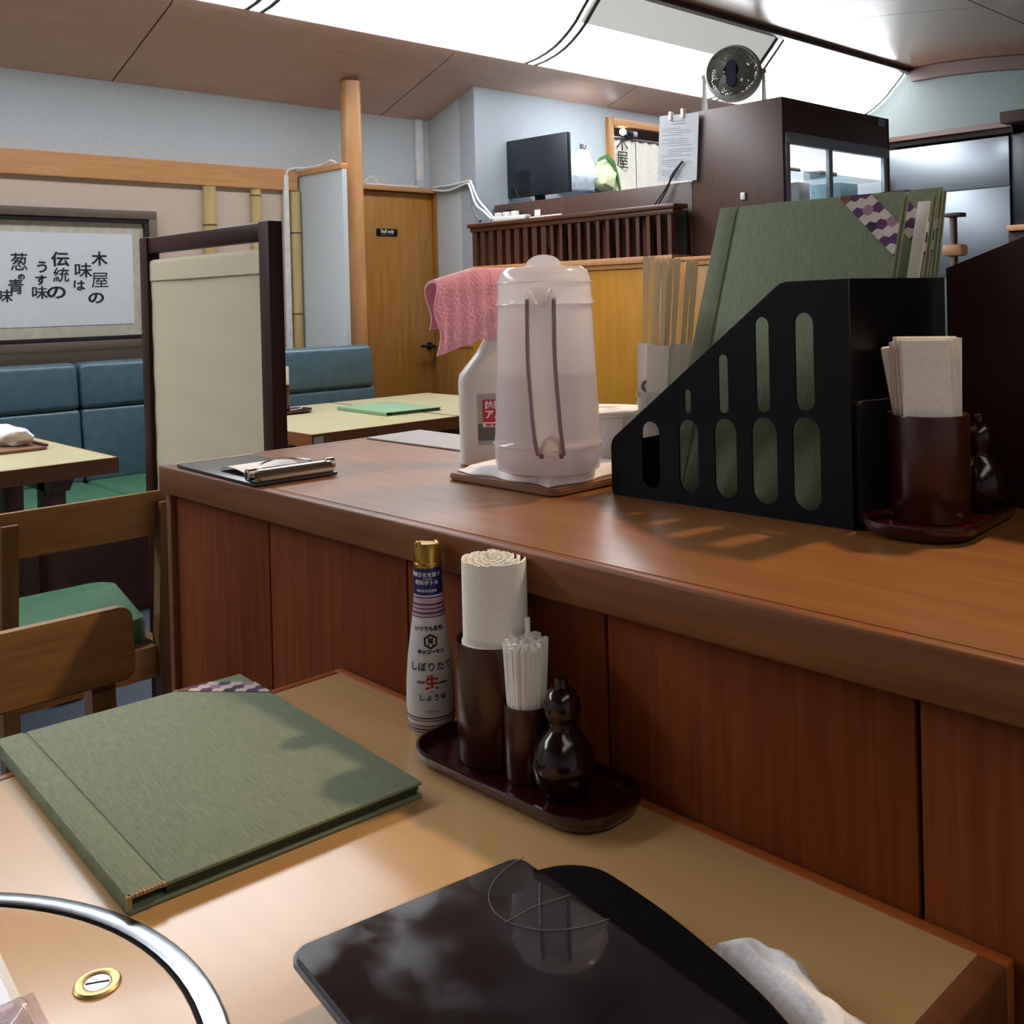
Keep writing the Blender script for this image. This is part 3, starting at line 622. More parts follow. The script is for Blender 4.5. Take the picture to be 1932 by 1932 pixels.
bm = bm_(); pts = rrect(-0.022, 0.022, -0.058, 0.058, 0.0215, 8); prism(bm, pts, 'z', 0.046, 0.056, 0.002); bm.transform(Matrix.Translation((0, -0.012, 0))); fo('badge', bm, m_fanb)
bm = bm_(); lathe(bm, [(0, -0.02), (0.03, -0.02), (0.03, 0.02), (0.02, 0.03), (0, 0.032)], 20); hub = fo('hub', bm, m_fang)
for k in range(5):
    bm = bm_(); a = 2 * pi * k / 5
    loft(bm, [[(r * cos(a + w), r * sin(a + w), zz) for w, zz in ((-0.45, -0.016), (0.35, 0.016), (0.35, 0.019), (-0.45, -0.013))] for r in (0.028, 0.06, 0.096)]); fo('blade', bm, m_fang, hub)
bm = bm_()
for s in (-1, 1):
    loft(bm, [[(s * 0.126 - dx, -w, z), (s * 0.126 + dx, -w, z), (s * 0.126 + dx, w, z), (s * 0.126 - dx, w, z)] for z, w, dx in ((0.004, 0.042, 0.006), (0.08, 0.024, 0.005), (0.165, 0.012, 0.005))])
box(bm, -0.132, 0.132, -0.045, 0.045, 0.0, 0.008, 0.003); obj('stand', bm, m_fan, t)
bm = bm_()
for s in (-1, 1): tube(bm, [(s * 0.114, 0, 0.156), (s * 0.136, 0, 0.156)], 0.009, 12)
obj('pivot', bm, m_fan, t)
tag(obj('fan_cable', ctube([(-2.60, 3.66, 1.909), (-2.665, 3.64, 1.908), (-2.69, 3.61, 1.90), (-2.69, 3.592, 1.80)], 0.003, 6), m_greyc), 'thin cable running from the fan over the cabinet edge', 'cable')
# hanging bag and strap, hook
bm = bm_()
loft(bm, [[(-3.975 + dx * 0.9, y + 0.0, z) for dx, y in pl] for z, pl in (
    (1.73, [(0, 4.12), (0.06, 4.2), (0.07, 4.34), (0, 4.42)]), (1.80, [(0, 4.10), (0.09, 4.18), (0.09, 4.36), (0, 4.43)]), (1.88, [(0, 4.16), (0.07, 4.22), (0.07, 4.37), (0, 4.42)]), (1.965, [(0, 4.30), (0.02, 4.32), (0.02, 4.36), (0, 4.37)]))])
for f in list(bm.faces): pass
bmesh.ops.subdivide_edges(bm, edges=bm.edges[:], cuts=4, use_grid_fill=True)
for v in bm.verts: v.co.x += 0.008 * sin(v.co.y * 90 + v.co.z * 40); v.co.y += 0.006 * sin(v.co.z * 120)
tag(obj('plastic_bag', bm, m_bag), 'white translucent plastic bag hanging from a hook beside the monitor', 'bag')
t = thing('wall_hook', 'small dark hook on the kitchen wall above the plastic bag', 'hook', (-3.985, 4.34, 1.96))
obj('plate', rbox(-0.004, 0.004, -0.012, 0.012, 0, 0.04, 0.001), m_dgrey, t)
obj('prong', ctube([(0.003, 0, 0.012), (0.02, 0, 0.008), (0.028, 0, 0.018), (0.03, 0, 0.03)], 0.004, 6), m_dgrey, t)
t = thing('pale_pack', 'pale lime carrier pack with a green strap hung beside the plastic bag', 'pack', (-3.95, 4.46, 1.735), rad(0))
bm = bm_(); box(bm, -0.03, 0.06, -0.075, 0.075, 0, 0.17, 0.025, 3)
bm.transform(Matrix.Rotation(rad(-20), 4, 'X')); obj('body', bm, m_lime, t)
bm = bm_(); box(bm, 0.055, 0.075, -0.065, 0.02, 0.01, 0.115, 0.01, 3); bm.transform(Matrix.Rotation(rad(-20), 4, 'X')); obj('front_pouch', bm, m_lime, t)
bm = bm_(); pth = [(0.066, -0.10, 0.165), (0.066, -0.03, 0.19), (0.066, 0.03, 0.155), (0.066, 0.06, 0.08), (0.066, 0.08, 0.0)]
for a, b in zip(pth, pth[1:]):
    pass
loft(bm, [[(0.062, p[1] - 0.0, p[2] - 0.012), (0.070, p[1], p[2] - 0.012), (0.070, p[1] + 0.012, p[2] + 0.012), (0.062, p[1] + 0.012, p[2] + 0.012)] for p in pth]); obj('strap', bm, m_strap, t)
# doorway with a short curtain
d = sroot('door_2', (-3.99, 5.02, 0))
bm = bm_(); box(bm, -4.02, -3.965, 4.5535, 4.60, 0.0, 2.175, 0.003); obj('door_jamb', bm, m_honeyz, d, True)
bm = bm_(); box(bm, -4.02, -3.965, 4.60, 5.46, 2.13, 2.175, 0.003); obj('door_head', bm, m_honey, d, True)
bm = bm_(); box(bm, -4.02, -3.965, 5.46, 5.5, 0.0, 2.175, 0.003); obj('door_jamb', bm, m_honeyz, d, True)
t = thing('noren_curtain', 'cream door curtain with two black brush characters in the kitchen doorway', 'curtain', (-4.0, 5.0, 1.6))
def wavy(y0, y1, z0, z1, x, amp, ph):
    bm = bm_(); n = 24; R = []
    for k in range(n + 1):
        y = y0 + (y1 - y0) * k / n; dx = amp * sin(ph + k * 0.8)
        R.append([(x + dx, y, z0), (x + dx, y, z1), (x + dx - 0.002, y, z1), (x + dx - 0.002, y, z0)])
    loft(bm, R); return bm
obj('panel', wavy(4.605, 4.83, 1.55, 2.06, -4.0, 0.005, 0), m_noren, t, True)
obj('panel', wavy(4.835, 5.10, 1.55, 2.06, -4.0, 0.005, 1), m_noren, t, True)
obj('panel', wavy(5.105, 5.44, 1.55, 2.06, -4.0, 0.005, 2), m_noren, t, True)
bm = bm_(); tube(bm, [(-4.0, 4.60, 2.066), (-4.0, 5.46, 2.066)], 0.009, 10); obj('rod', bm, m_dgrey, t, True)
for ch, z in (('木', 2.035), ('屋', 1.93)): letter(ch, 0.115, m_ink, t, MAT[t.name].inverted() @ plane4((-3.990, 4.70, z), (0, 1, 0), (0, 0, 1)), 0.0)
t = thing('work_lamp', 'small bright lamp under the head of the kitchen doorway', 'lamp', (-3.975, 4.69, 2.10))
bm = bm_(); bmesh.ops.create_uvsphere(bm, u_segments=16, v_segments=10, radius=0.02); obj('bulb', bm, emit('bulb_glow', '#e6f0ff', 18), t)
obj('holder', rbox(-0.014, 0.014, 0.024, 0.085, -0.022, 0.014, 0.004), m_black, t)
obj('bracket', rbox(-0.014, 0.006, 0.0855, 0.13, -0.02, 0.012, 0.003), m_alu, t)
tag(obj('white_sheet', rbox(-3.985, -3.93, 4.60, 4.85, 1.70, 1.722, 0.004), m_white), 'white board lying under the door curtain behind the shelf', 'board')
# right side: steel cupboard, shelf line
t = thing('steel_cupboard', 'tall brushed steel cupboard at the back right of the kitchen', 'cupboard', (-2.95, 6.75, 0))
obj('upper_door', rbox(-3.42, -2.535, 6.70, 6.715, 1.758, 2.07, 0.002), m_steelp, t, True)
obj('lower_door', rbox(-3.42, -2.535, 6.70, 6.715, 1.20, 1.752, 0.002), m_steelp, t, True)
obj('carcass', rbox(-3.42, -2.535, 6.716, 6.835, 0.0, 2.07), m_steelp, t, True)
struct('trim_6', rbox(-3.75, -2.50, 6.66, 6.838, 2.12, 2.155, 0.002), m_darkx)
struct('trim_7', rbox(-3.3, -2.50, 6.68, 6.838, 2.085, 2.12, 0.002), m_gap)
struct('trim_8', rbox(-2.53, -2.0, 6.55, 6.838, 2.13, 2.20, 0.003), m_maroon)
t = thing('dark_cupboard', 'dark grey upright panel right of the steel cupboard', 'panel', (-2.4, 6.75, 0))
obj('side', rbox(-2.53, -2.35, 6.72, 6.835, 1.51, 2.08, 0.002), m_monitor, t, True)
obj('shelf_edge', rbox(-2.53, -2.30, 6.62, 6.835, 1.47, 1.505, 0.002), m_honey, t, True)
obj('base', rbox(-2.53, -2.30, 6.65, 6.835, 0.0, 1.47, 0.002), m_maroon, t, True)
tag(obj('white_box', rbox(-3.42, -3.33, 6.62, 6.69, 1.775, 1.90, 0.004), m_white), 'small white box at the left end of the steel cupboard', 'box')
tag(obj('box_shelf', rbox(-3.45, -3.15, 6.58, 6.698, 1.745, 1.774, 0.003), m_maroon), 'dark little shelf under the small white box', 'shelf')
t = thing('rail_post', 'dark wooden post with a flat cap and an orange collar behind the green menus', 'post', (-1.508, 3.5, 0))
obj('shaft', rbox(-0.012, 0.006, -0.012, 0.012, 0.0, 1.368, 0.002), m_dark, t)
obj('cap', rbox(-0.024, 0.03, -0.024, 0.03, 1.368, 1.382, 0.003), m_dark, t)
obj('collar', rbox(-0.034, 0.036, -0.03, 0.03, 1.235, 1.276, 0.012), m_honey, t)
# ================================================================ chairs and the cloth screen
def make_chair(label, loc, rz):
    t = thing('wooden_chair', label, 'chair', loc, rz, 'wooden chairs with green seats')
    bm = bm_(); prism(bm, [(p[0], p[1]) for p in rrect(-0.20, 0.20, 0.628, 0.725, 0.018, 5)], 'x', 0.005, 0.025, 0.003)
    for v in bm.verts: v.co.x -= 0.10 * (v.co.z - 0.45)
    obj('backrest', bm, m_chair, t)
    for s in (-1, 1):
        bm = bm_(); loft(bm, [[(x0, s * 0.162 - 0.016, z), (x0 + 0.03, s * 0.162 - 0.016, z), (x0 + 0.03, s * 0.162 + 0.016, z), (x0, s * 0.162 + 0.016, z)] for x0, z in ((-0.05, 0), (-0.02, 0.40), (-0.03, 0.46), (-0.052, 0.705))])
        obj('leg', bm, m_chairz, t)
        bm = bm_(); box(bm, 0.345, 0.38, s * 0.172 - 0.017, s * 0.172 + 0.017, 0.0, 0.385, 0.003); obj('leg', bm, m_chairz, t)
        bm = bm_(); prism(bm, [(0.0, 0.31), (0.36, 0.31), (0.36, 0.385), (0.0, 0.385)], 'y', s * 0.163 - 0.011, s * 0.163 + 0.011); obj('side_rail', bm, m_chair, t)
    obj('back_rail', rbox(-0.012, 0.012, -0.146, 0.146, 0.315, 0.385, 0.002), m_chair, t)
    obj('front_rail', rbox(0.352, 0.374, -0.155, 0.155, 0.315, 0.385, 0.002), m_chair, t)
    pts = []
    for (cx, cy, r, a0) in ((0.36, 0.165, 0.045, 0), (0.05, 0.115, 0.03, 90), (0.05, -0.115, 0.03, 180), (0.36, -0.165, 0.045, 270)):
        for k in range(7): a = rad(a0 + 15 * k); pts.append((cx + r * cos(a), cy + r * sin(a)))
    def scaled(f, z): return [(0.2 + (p[0] - 0.2) * f, p[1] * f, z) for p in pts]
    bm = bm_(); loft(bm, [scaled(0.97, 0.385), scaled(1.0, 0.393), scaled(1.0, 0.428), scaled(0.975, 0.441), scaled(0.9, 0.447), scaled(0.4, 0.452)]); obj('seat', bm, m_green, t)
    return t
chA = make_chair('green-seated wooden chair tucked toward the booth table, left of the dark counter end', (-2.205, 0.823, 0), rad(180))
chB = dup(chA, (-1.375, 0.376, 0), 0.0, 'nearest wooden chair, its rounded backrest seen beyond the green menu on the near table')
t = thing('cloth_screen', 'free-standing dark wooden screen hung with plain beige cloth behind the counter end', 'screen', (-2.18, 1.10, 0))
P0, P1 = -2.492, -1.868
obj('post', rbox(P0, P0 + 0.042, 1.083, 1.117, 0.03, 1.302, 0.003), m_screen, t, True)
obj('post', rbox(P1 - 0.042, P1, 1.083, 1.117, 0.03, 1.302, 0.003), m_screen, t, True)
obj('top_rail', rbox(P0 + 0.042, P1 - 0.042, 1.087, 1.113, 1.262, 1.30, 0.003), m_screen, t, True)
obj('bottom_rail', rbox(P0 + 0.042, P1 - 0.042, 1.087, 1.113, 0.16, 0.20, 0.003), m_screen, t, True)
for x in (P0 + 0.021, P1 - 0.021): obj('foot', rbox(x - 0.02, x + 0.02, 1.02, 1.20, 0.0, 0.05, 0.006), m_screen, t, True)
bm = bm_(); tube(bm, [(P0 + 0.04, 1.10, 1.236), (P1 - 0.04, 1.10, 1.236)], 0.008, 10); obj('rod', bm, m_screen, t, True)
def hung(x0, x1, y, z0, z1, amp):
    bm = bm_(); nx, nz = 40, 50; V = {}
    for i in range(nx + 1):
        for j in range(nz + 1):
            f = j / nz; x = x0 + (x1 - x0) * i / nx; z = z1 + (z0 - z1) * f
            yy = y + amp * f * sin(x * 7 + 1) + amp * 0.5 * sin(x * 16 + z * 5) + 0.0006 * sin(z * 60 + x * 9)
            V[i, j] = (bm.verts.new((x, yy - 0.0009, z)), bm.verts.new((x, yy + 0.0009, z)))
    for i in range(nx):
        for j in range(nz):
            for s in (0, 1): bm.faces.new((V[i, j][s], V[i + 1, j][s], V[i + 1, j + 1][s], V[i, j + 1][s]))
    return bm
obj('cloth', hung(P0 + 0.034, P1 - 0.046, 1.094, 0.35, 1.228, 0.002), m_linen, t, True)
pl = [(1.0895, 1.194)] + [(1.1000 + 0.0105 * cos(rad(a)), 1.236 + 0.0105 * sin(rad(a))) for a in range(180, -1, -15)] + [(1.1105, 1.194)]
bm = bm_(); prism(bm, pl, 'x', P0 + 0.034, P1 - 0.046); obj('cloth_hem', bm, m_linen, t, True)
bm = bm_(); tube(bm, [(P0 + 0.034, 1.0895, 1.1945), (P1 - 0.046, 1.0895, 1.1945)], 0.0011, 6); obj('seam', bm, m_seam, t, True)

# ================================================================ the counter between the tables
CZ = 0.895
cab = thing('counter_cabinet', 'dark red-brown panelled counter with recessed vertical joints', 'counter', (-0.9, 0.9, 0))
xs = [-1.452, -1.184, -0.893, -0.606, -0.3235, 0.10, 0.55]
for a, b in zip(xs, xs[1:]): obj('panel', rbox(a + 0.0018, b - 0.0018, 0.676, 0.686, 0.06, 0.850, 0.001), m_cpanel, cab, True)
obj('carcass', rbox(-1.452, 0.55, 0.688, 1.12, 0.0, 0.853), m_gap, cab, True)
obj('end_panel', rbox(-1.468, -1.453, 0.668, 1.135, 0.0, 0.853, 0.003), m_cedge, cab, True)
obj('plinth', rbox(-1.45, 0.55, 0.69, 0.70, 0.0, 0.058), m_gap, cab, True)
wt = thing('counter_worktop', 'worn varnished wooden worktop of the dark panelled counter', 'worktop', (-0.9, 0.9, 0.855))
obj('top_board', rbox(-1.455, 0.56, 0.674, 1.135, 0.857, CZ), m_counter, wt, True)
def edge(x0, x1, y0, y1, name='edge_band'):
    obj(name, rbox(x0, x1, y0, y1, 0.855, CZ + 0.0005, 0.0035, 3), m_cedge, wt, True)
edge(-1.472, 0.56, 0.659, 0.6735); edge(-1.472, 0.56, 1.1355, 1.148); edge(-1.472, -1.4555, 0.674, 1.135)

def on(o, label, cat): return tag(o, label, cat)
# grey mat at the far corner
bm = bm_(); prism(bm, [(-1.455, 1.022), (-1.462, 1.143), (-1.10, 1.143), (-1.10, 1.03)], 'z', CZ + 0.001, CZ + 0.0028); tag(obj('grey_mat', bm, m_mat), 'thin grey mat at the far left corner of the counter', 'mat')
# clipboard
t = thing('clipboard', 'black clipboard with a chrome clip and white slips on the counter corner', 'clipboard', (-1.305, 0.725, CZ + 0.001), rad(-2))
obj('board', rbox(-0.12, 0.12, -0.062, 0.062, 0.0, 0.004, 0.0012), m_clip, t)
obj('edge_strip', rbox(-0.121, -0.1185, -0.061, 0.061, 0.0005, 0.0055, 0.0008), m_offwhite, t)
bm = bm_(); n = 10; R = []
for k in range(n + 1):
    x = -0.02 + 0.11 * k / n; z = 0.0055 + 0.010 * (1 - k / n) ** 2 * (k / n) * 4
    R.append([(x, -0.043, z), (x, 0.043, z + 0.001), (x, 0.043, z + 0.002), (x, -0.043, z + 0.001)])
loft(bm, R); obj('slips', bm, m_paper, t)
bm = bm_(); prism(bm, [(0.088, 0.005), (0.117, 0.005), (0.119, 0.010), (0.112, 0.017), (0.100, 0.020), (0.09, 0.016)], 'y', -0.058, 0.058, 0.0015); obj('clip', bm, m_chrome, t)
obj('wire_arm', ctube([(0.098, -0.04, 0.018), (0.085, -0.035, 0.022), (0.07, -0.005, 0.024), (0.072, 0.02, 0.022), (0.095, 0.035, 0.02)], 0.0016, 6), m_chrome, t)
for s in (-1, 1):
    bm = bm_(); lathe(bm, [(0, -0.006), (0.008, -0.006), (0.008, 0.006), (0.004, 0.007), (0.004, -0.005), (0, -0.005)], 14); bm.transform(Matrix.Translation((0.104, s * 0.058, 0.014)) @ Matrix.Rotation(rad(90), 4, 'X')); obj('clip_end', bm, m_chrome, t)
# wooden serving board, folded cloth, jug
t = thing('serving_board', 'brown wooden board under the white cloth and the water jug', 'board', (-0.94, 0.982, CZ + 0.001))
bm = bm_(); pl = rrect(-0.10, 0.10, -0.128, 0.128, 0.014, 5); prism(bm, pl, 'z', 0.0, 0.0085, 0.002); obj('board', bm, m_trayw, t)
bm = bm_(); n = 36; V = {}
for i in range(n + 1):
    for j in range(n + 1):
        x = -1.03 + 0.178 * i / n; y = 0.864 + 0.17 * j / n
        ed = min(i, n - i, j, n - j) / n
        z = 0.002 * sin(x * 60) * sin(y * 48 + 1) + 0.009 * min(1, ed * 12)
        d = math.hypot(x + 0.868, y - 0.866); z += 0.012 * math.exp(-(d / 0.014) ** 2) + 0.004 * math.exp(-(d / 0.03) ** 2) * sin(x * 400)
        d2 = math.hypot(x + 0.90, y - 0.905)
        if d2 < 0.066: z = min(z, 0.0085)
        x += 0.004 * sin(y * 70) * (1 - min(1, ed * 6)); y += 0.004 * sin(x * 90) * (1 - min(1, ed * 6))
        V[i, j] = (bm.verts.new((x, y, CZ + 0.0103)), bm.verts.new((x, y, CZ + 0.0108 + max(0.001, z))))
for i in range(n):
    for j in range(n):
        for s in (0, 1): bm.faces.new((V[i, j][s], V[i + 1, j][s], V[i + 1, j + 1][s], V[i, j + 1][s]))
for i in range(n):
    for q in (0, n):
        bm.faces.new((V[i, q][0], V[i + 1, q][0], V[i + 1, q][1], V[i, q][1])); bm.faces.new((V[q, i][0], V[q, i + 1][0], V[q, i + 1][1], V[q, i][1]))
tag(obj('folded_cloth', bm, m_cloth), 'folded white cloth under the water jug', 'cloth')
JX, JY, JZ = -0.9005, 0.9055, CZ + 0.0205
t = thing('water_jug', 'frosted plastic water jug with a domed lid and long handle on the wooden board', 'jug', (JX, JY, JZ))
prof = [(0, 0), (0.056, 0), (0.0635, 0.004), (0.066, 0.014), (0.0665, 0.028), (0.0665, 0.033), (0.069, 0.036), (0.0665, 0.039), (0.0655, 0.045), (0.062, 0.13), (0.059, 0.20), (0.0585, 0.203), (0.0585, 0.206)]
inner = [(r - 0.0025, z + 0.003) for r, z in prof[::-1] if r > 0.03]
bm = bm_(); lathe(bm, prof + [(0.056, 0.206)] + inner[1:] + [(0, 0.0035)], 48); obj('body', bm, m_jug, t)
bm = bm_(); lathe(bm, [(0, 0.005), (0.0605, 0.006), (0.0635, 0.014), (0.0635, 0.032), (0.0625, 0.045), (0.060, 0.122), (0, 0.122)], 40); obj('water', bm, m_water, t)
bm = bm_(); lathe(bm, [(0.0565, 0.200), (0.0605, 0.206), (0.0600, 0.209), (0.0585, 0.215), (0.0575, 0.236), (0.0545, 0.246), (0.048, 0.2515), (0.012, 0.2535), (0, 0.2535)], 48); obj('lid', bm, m_lid, t)
bm = bm_(); tube(bm, [(0.0605 * cos(2 * pi * k / 48), 0.0605 * sin(2 * pi * k / 48), 0.2065) for k in range(49)], 0.0014, 6, False)
tube(bm, [(0.0588 * cos(2 * pi * k / 48), 0.0588 * sin(2 * pi * k / 48), 0.233) for k in range(49)], 0.0012, 6, False); obj('lid_rim', bm, m_lid, t)
hd = Vector((0.66, -0.75, 0)).normalized(); sd = Vector((0.75, 0.66, 0)).normalized()
def jp(rr, s, z): p = hd * rr + sd * s; return (p.x, p.y, z)
bm = bm_(); prism(bm, [(0.022 * cos(rad(a)), 0.2535 + 0.0 + 0.014 * sin(rad(a))) for a in range(0, 181, 15)], 'y', -0.006, 0.006, 0.002)
bm.transform(Matrix.Rotation(rad(41), 4, 'Z')); obj('lid_tab', bm, m_lid, t)
bm = bm_(); pathm = [(0.056, 0.222), (0.068, 0.224), (0.078, 0.213), (0.083, 0.19), (0.085, 0.14), (0.086, 0.08), (0.086, 0.055), (0.079, 0.038), (0.066, 0.030)]
R = []
for i, (rr, z) in enumerate(pathm):
    w = 0.0155 if i > 1 else 0.013
    a, b = pathm[max(0, i - 1)], pathm[min(len(pathm) - 1, i + 1)]; dr, dz = b[0] - a[0], b[1] - a[1]; L = math.hypot(dr, dz); nr, nz = dz / L * 0.004, -dr / L * 0.004
    off = -0.006 * max(0, (0.12 - z)) / 0.12 * 1.6
    R.append([jp(rr - nr, -w * 0.9 - off, z - nz), jp(rr - nr * 0.2, -w - off, z), jp(rr + nr, -w * 0.75 - off, z + nz), jp(rr + nr * 0.4, -off, z + nz * .4), jp(rr + nr, w * 0.75 - off, z + nz), jp(rr - nr * 0.2, w - off, z), jp(rr - nr, w * 0.9 - off, z - nz)])
loft(bm, R); obj('handle', bm, m_lid, t)
for s in (-1, 1):
    pts = [jp(rr + 0.002, s * 0.0155 - (-0.006 * max(0, (0.12 - z)) / 0.12 * 1.6), z) for rr, z in pathm[2:]]
    bm = ctube(pts, 0.0026, 8, 5); obj('handle_rib', bm, m_jugrib, t)
bm = ctube([jp(0.080, -0.0155, 0.21), jp(0.083, -0.014, 0.222), jp(0.083, -0.006, 0.207), jp(0.083, 0.006, 0.207), jp(0.083, 0.014, 0.224), jp(0.080, 0.0165, 0.21)], 0.0028, 8, 6); obj('thumb_rest', bm, m_lid, t)
bm = ctube([jp(0.070, -0.004, 0.026), jp(0.078, -0.001, 0.043), jp(0.082, 0.008, 0.052), jp(0.078, 0.017, 0.043), jp(0.070, 0.020, 0.026)], 0.0026, 8, 6); obj('handle_foot', bm, m_jugrib, t)
# spray bottle with the pink towel over its head
t = thing('spray_bottle', 'white trigger spray bottle with a red and grey label behind the water jug', 'spray bottle', (-1.092, 0.976, CZ), rad(54))
def ell(cx, a, b, z, n=28, p=0.55):
    out = []
    for k in range(n):
        th = 2 * pi * k / n; c, s = cos(th), sin(th)
        out.append((cx + a * math.copysign(abs(c) ** p, c), b * math.copysign(abs(s) ** p, s), z))
    return out
bm = bm_(); loft(bm, [ell(0, .036, .02, 0), ell(0, .039, .0235, .003), ell(0, .0395, .024, .08), ell(0, .0395, .024, .118), ell(0.001, .0385, .024, .128), ell(0.006, .032, .0225, .142), ell(0.011, .024, .02, .158), ell(0.014, .017, .016, .175), ell(0.014, .014, .014, .19)]); obj('body', bm, m_white, t)
bm = bm_(); lathe(bm, [(0, .188), (.016, .188), (.016, .21), (0, .212)], 24, c=(0.014, 0)); obj('collar', bm, m_white, t)
bm = bm_(); prism(bm, [(-.048, .236), (-.048, .246), (.02, .252), (.034, .246), (.036, .214), (-.005, .212), (-.012, .232)], 'y', -.011, .011, .003); obj('trigger_head', bm, m_white, t)
bm = bm_(); prism(bm, [(-.012, .232), (-.022, .23), (-.03, .20), (-.024, .17), (-.018, .172), (-.02, .20), (-.006, .218)], 'y', -.006, .006, .002); obj('trigger', bm, m_white, t)
def sp(name, z0, z1, x0, x1, m, d):
    bm = bm_(); n = 8; R = []
    for k in range(n + 1):
        x = x0 + (x1 - x0) * k / n; c = min(1, abs(x / .0395)) ** (1 / .55); s = max(0, 1 - c * c) ** .5; y = -.024 * s ** .55 - d
        R.append([(x, y, z0), (x, y, z1), (x, y + 0.0004, z1), (x, y + 0.0004, z0)])
    loft(bm, R); return obj(name, bm, m, t)
sp('label', .030, .102, -.0155, .036, m_lgrey, .0006); sp('label_red', .058, .094, -.0085, .036, m_red, .0011); sp('label_dark', .0365, .060, -.0152, .036, m_dgrey, .0009); sp('label_white', .0555, .0625, -.0085, .036, m_paper, .0013)
letter('除菌', 0.0118, m_paper, t, plane4((0.0065, -0.0262, 0.0855), (1, 0, 0), (0, 0, 1)), 0.0003)
letter('アルコ', 0.0132, m_paper, t, plane4((0.0138, -0.0262, 0.0725), (1, 0, 0), (0, 0, 1)), 0.0004)
bm = bm_(); bar_lines(bm, [(-.004, .012, 0, .002)], plane4((0, -.0262, .0635), (1, 0, 0), (0, 0, 1)), .0004); bar_lines(bm, [(-.004, .003, 0, .003), (0.005, .012, 0, .003)], plane4((0, -.0262, .0585), (1, 0, 0), (0, 0, 1)), .0004); obj('label_print', bm, m_redink, t, recalc=False)
# towel folded over the spray head: an upside-down U, open end to the left
def towel():
    ax = Vector((0.40, 0.92, 0)); ax.normalize(); pr = Vector((ax.y, -ax.x, 0))   # axis, and the side toward the viewer
    o = Vector((-1.126, 0.908, CZ)); bm = bm_(); V = []; n = 46; L = 26; th = 0.0042
    for i in range(L + 1):
        f = i / L; row = []
        w = 0.0245 * (1 + 0.1 * f); top = 0.260 + 0.018 * min(1, f * 2.2) - 0.003 * f
        fl, bl = 0.078 - 0.012 * f, 0.050 + 0.02 * f
        prof = []
        for k in range(n + 1):
            q = k / n
            if q < 0.22: u = q / 0.22; prof.append((-w * (1.0 - 0.35 * (1 - u)), top - w - bl * (1 - u) * 0.85))
            elif q < 0.62:
                a = pi - pi * (q - 0.22) / 0.4; prof.append((w * cos(a), top - w + w * 1.05 * sin(a)))
            else: u = (q - 0.62) / 0.38; prof.append((w * (1.0 + 0.14 * sin(u * 3)), top - w - fl * u))
        for k, (s, z) in enumerate(prof):
            a, b = prof[max(0, k - 1)], prof[min(n, k + 1)]; ds, dz = b[0] - a[0], b[1] - a[1]; l = math.hypot(ds, dz) or 1; ns, nz = -dz / l * th / 2, ds / l * th / 2
            wob = 0.0012 * sin(k * 0.7 + i * 0.5) + 0.0008 * sin(i * 1.7)
            base = o + ax * (0.135 * f + 0.004 * sin(k * 0.35) * (f < 0.05))
            row.append(tuple(bm.verts.new(base + pr * (s + sg * ns + wob) + Vector((0, 0, z + sg * nz))) for sg in (1, -1)))
        V.append(row)
    for i in range(L):
        for k in range(n):
            for s in (0, 1): bm.faces.new((V[i][k][s], V[i + 1][k][s], V[i + 1][k + 1][s], V[i][k + 1][s]))
    for i in range(L):
        for k in (0, n): bm.faces.new((V[i][k][0], V[i + 1][k][0], V[i + 1][k][1], V[i][k][1]))
    for k in range(n):
        for i in (0, L): bm.faces.new((V[i][k][0], V[i][k + 1][0], V[i][k + 1][1], V[i][k][1]))
    return bm
tag(obj('pink_towel', towel(), m_pink), 'pink microfibre towel folded over the head of the white spray bottle', 'towel')
# white tub, tumbler with chopsticks
t = thing('white_tub', 'white plastic tub with a printed lid behind the water jug', 'tub', (-0.953, 1.065, CZ + 0.0095))
bm = bm_(); lathe(bm, [(0, 0), (0.036, 0), (0.047, 0.062), (0.051, 0.064), (0.051, 0.067), (0, 0.067)], 4 * 10, rf=lambda a: 1 / max(abs(cos(a - 0.5)), abs(sin(a - 0.5))) ** 0.55); obj('body', bm, m_white, t)
bm = bm_(); lathe(bm, [(0, 0.0673), (0.052, 0.0673), (0.053, 0.069), (0.05, 0.0705), (0, 0.0715)], 4 * 10, rf=lambda a: 1 / max(abs(cos(a - 0.5)), abs(sin(a - 0.5))) ** 0.55); obj('lid', bm, m_paper, t)
bm = bm_(); bar_lines(bm, [(-.03, -.005, .02, .004), (0.0, .025, .012, .003), (-.02, .02, -.004, .004), (-.03, 0.0, -.02, .003), (.01, .03, -.024, .003)], plane4((0, 0, 0.0715), (1, 0.6, 0), (-0.6, 1, 0)), 0.0006); obj('lid_print', bm, m_inkg, t, recalc=False)
TX, TY = -0.858, 1.082
t = thing('tumbler', 'clear glass tumbler holding paper-wrapped chopsticks behind the black file box', 'glass', (TX, TY, CZ + 0.0095))
bm = bm_(); lathe(bm, [(0, 0), (0.029, 0), (0.031, 0.004), (0.036, 0.098), (0.0342, 0.098), (0.0292, 0.008), (0, 0.007)], 32); obj('vessel', bm, m_tumbler, t)
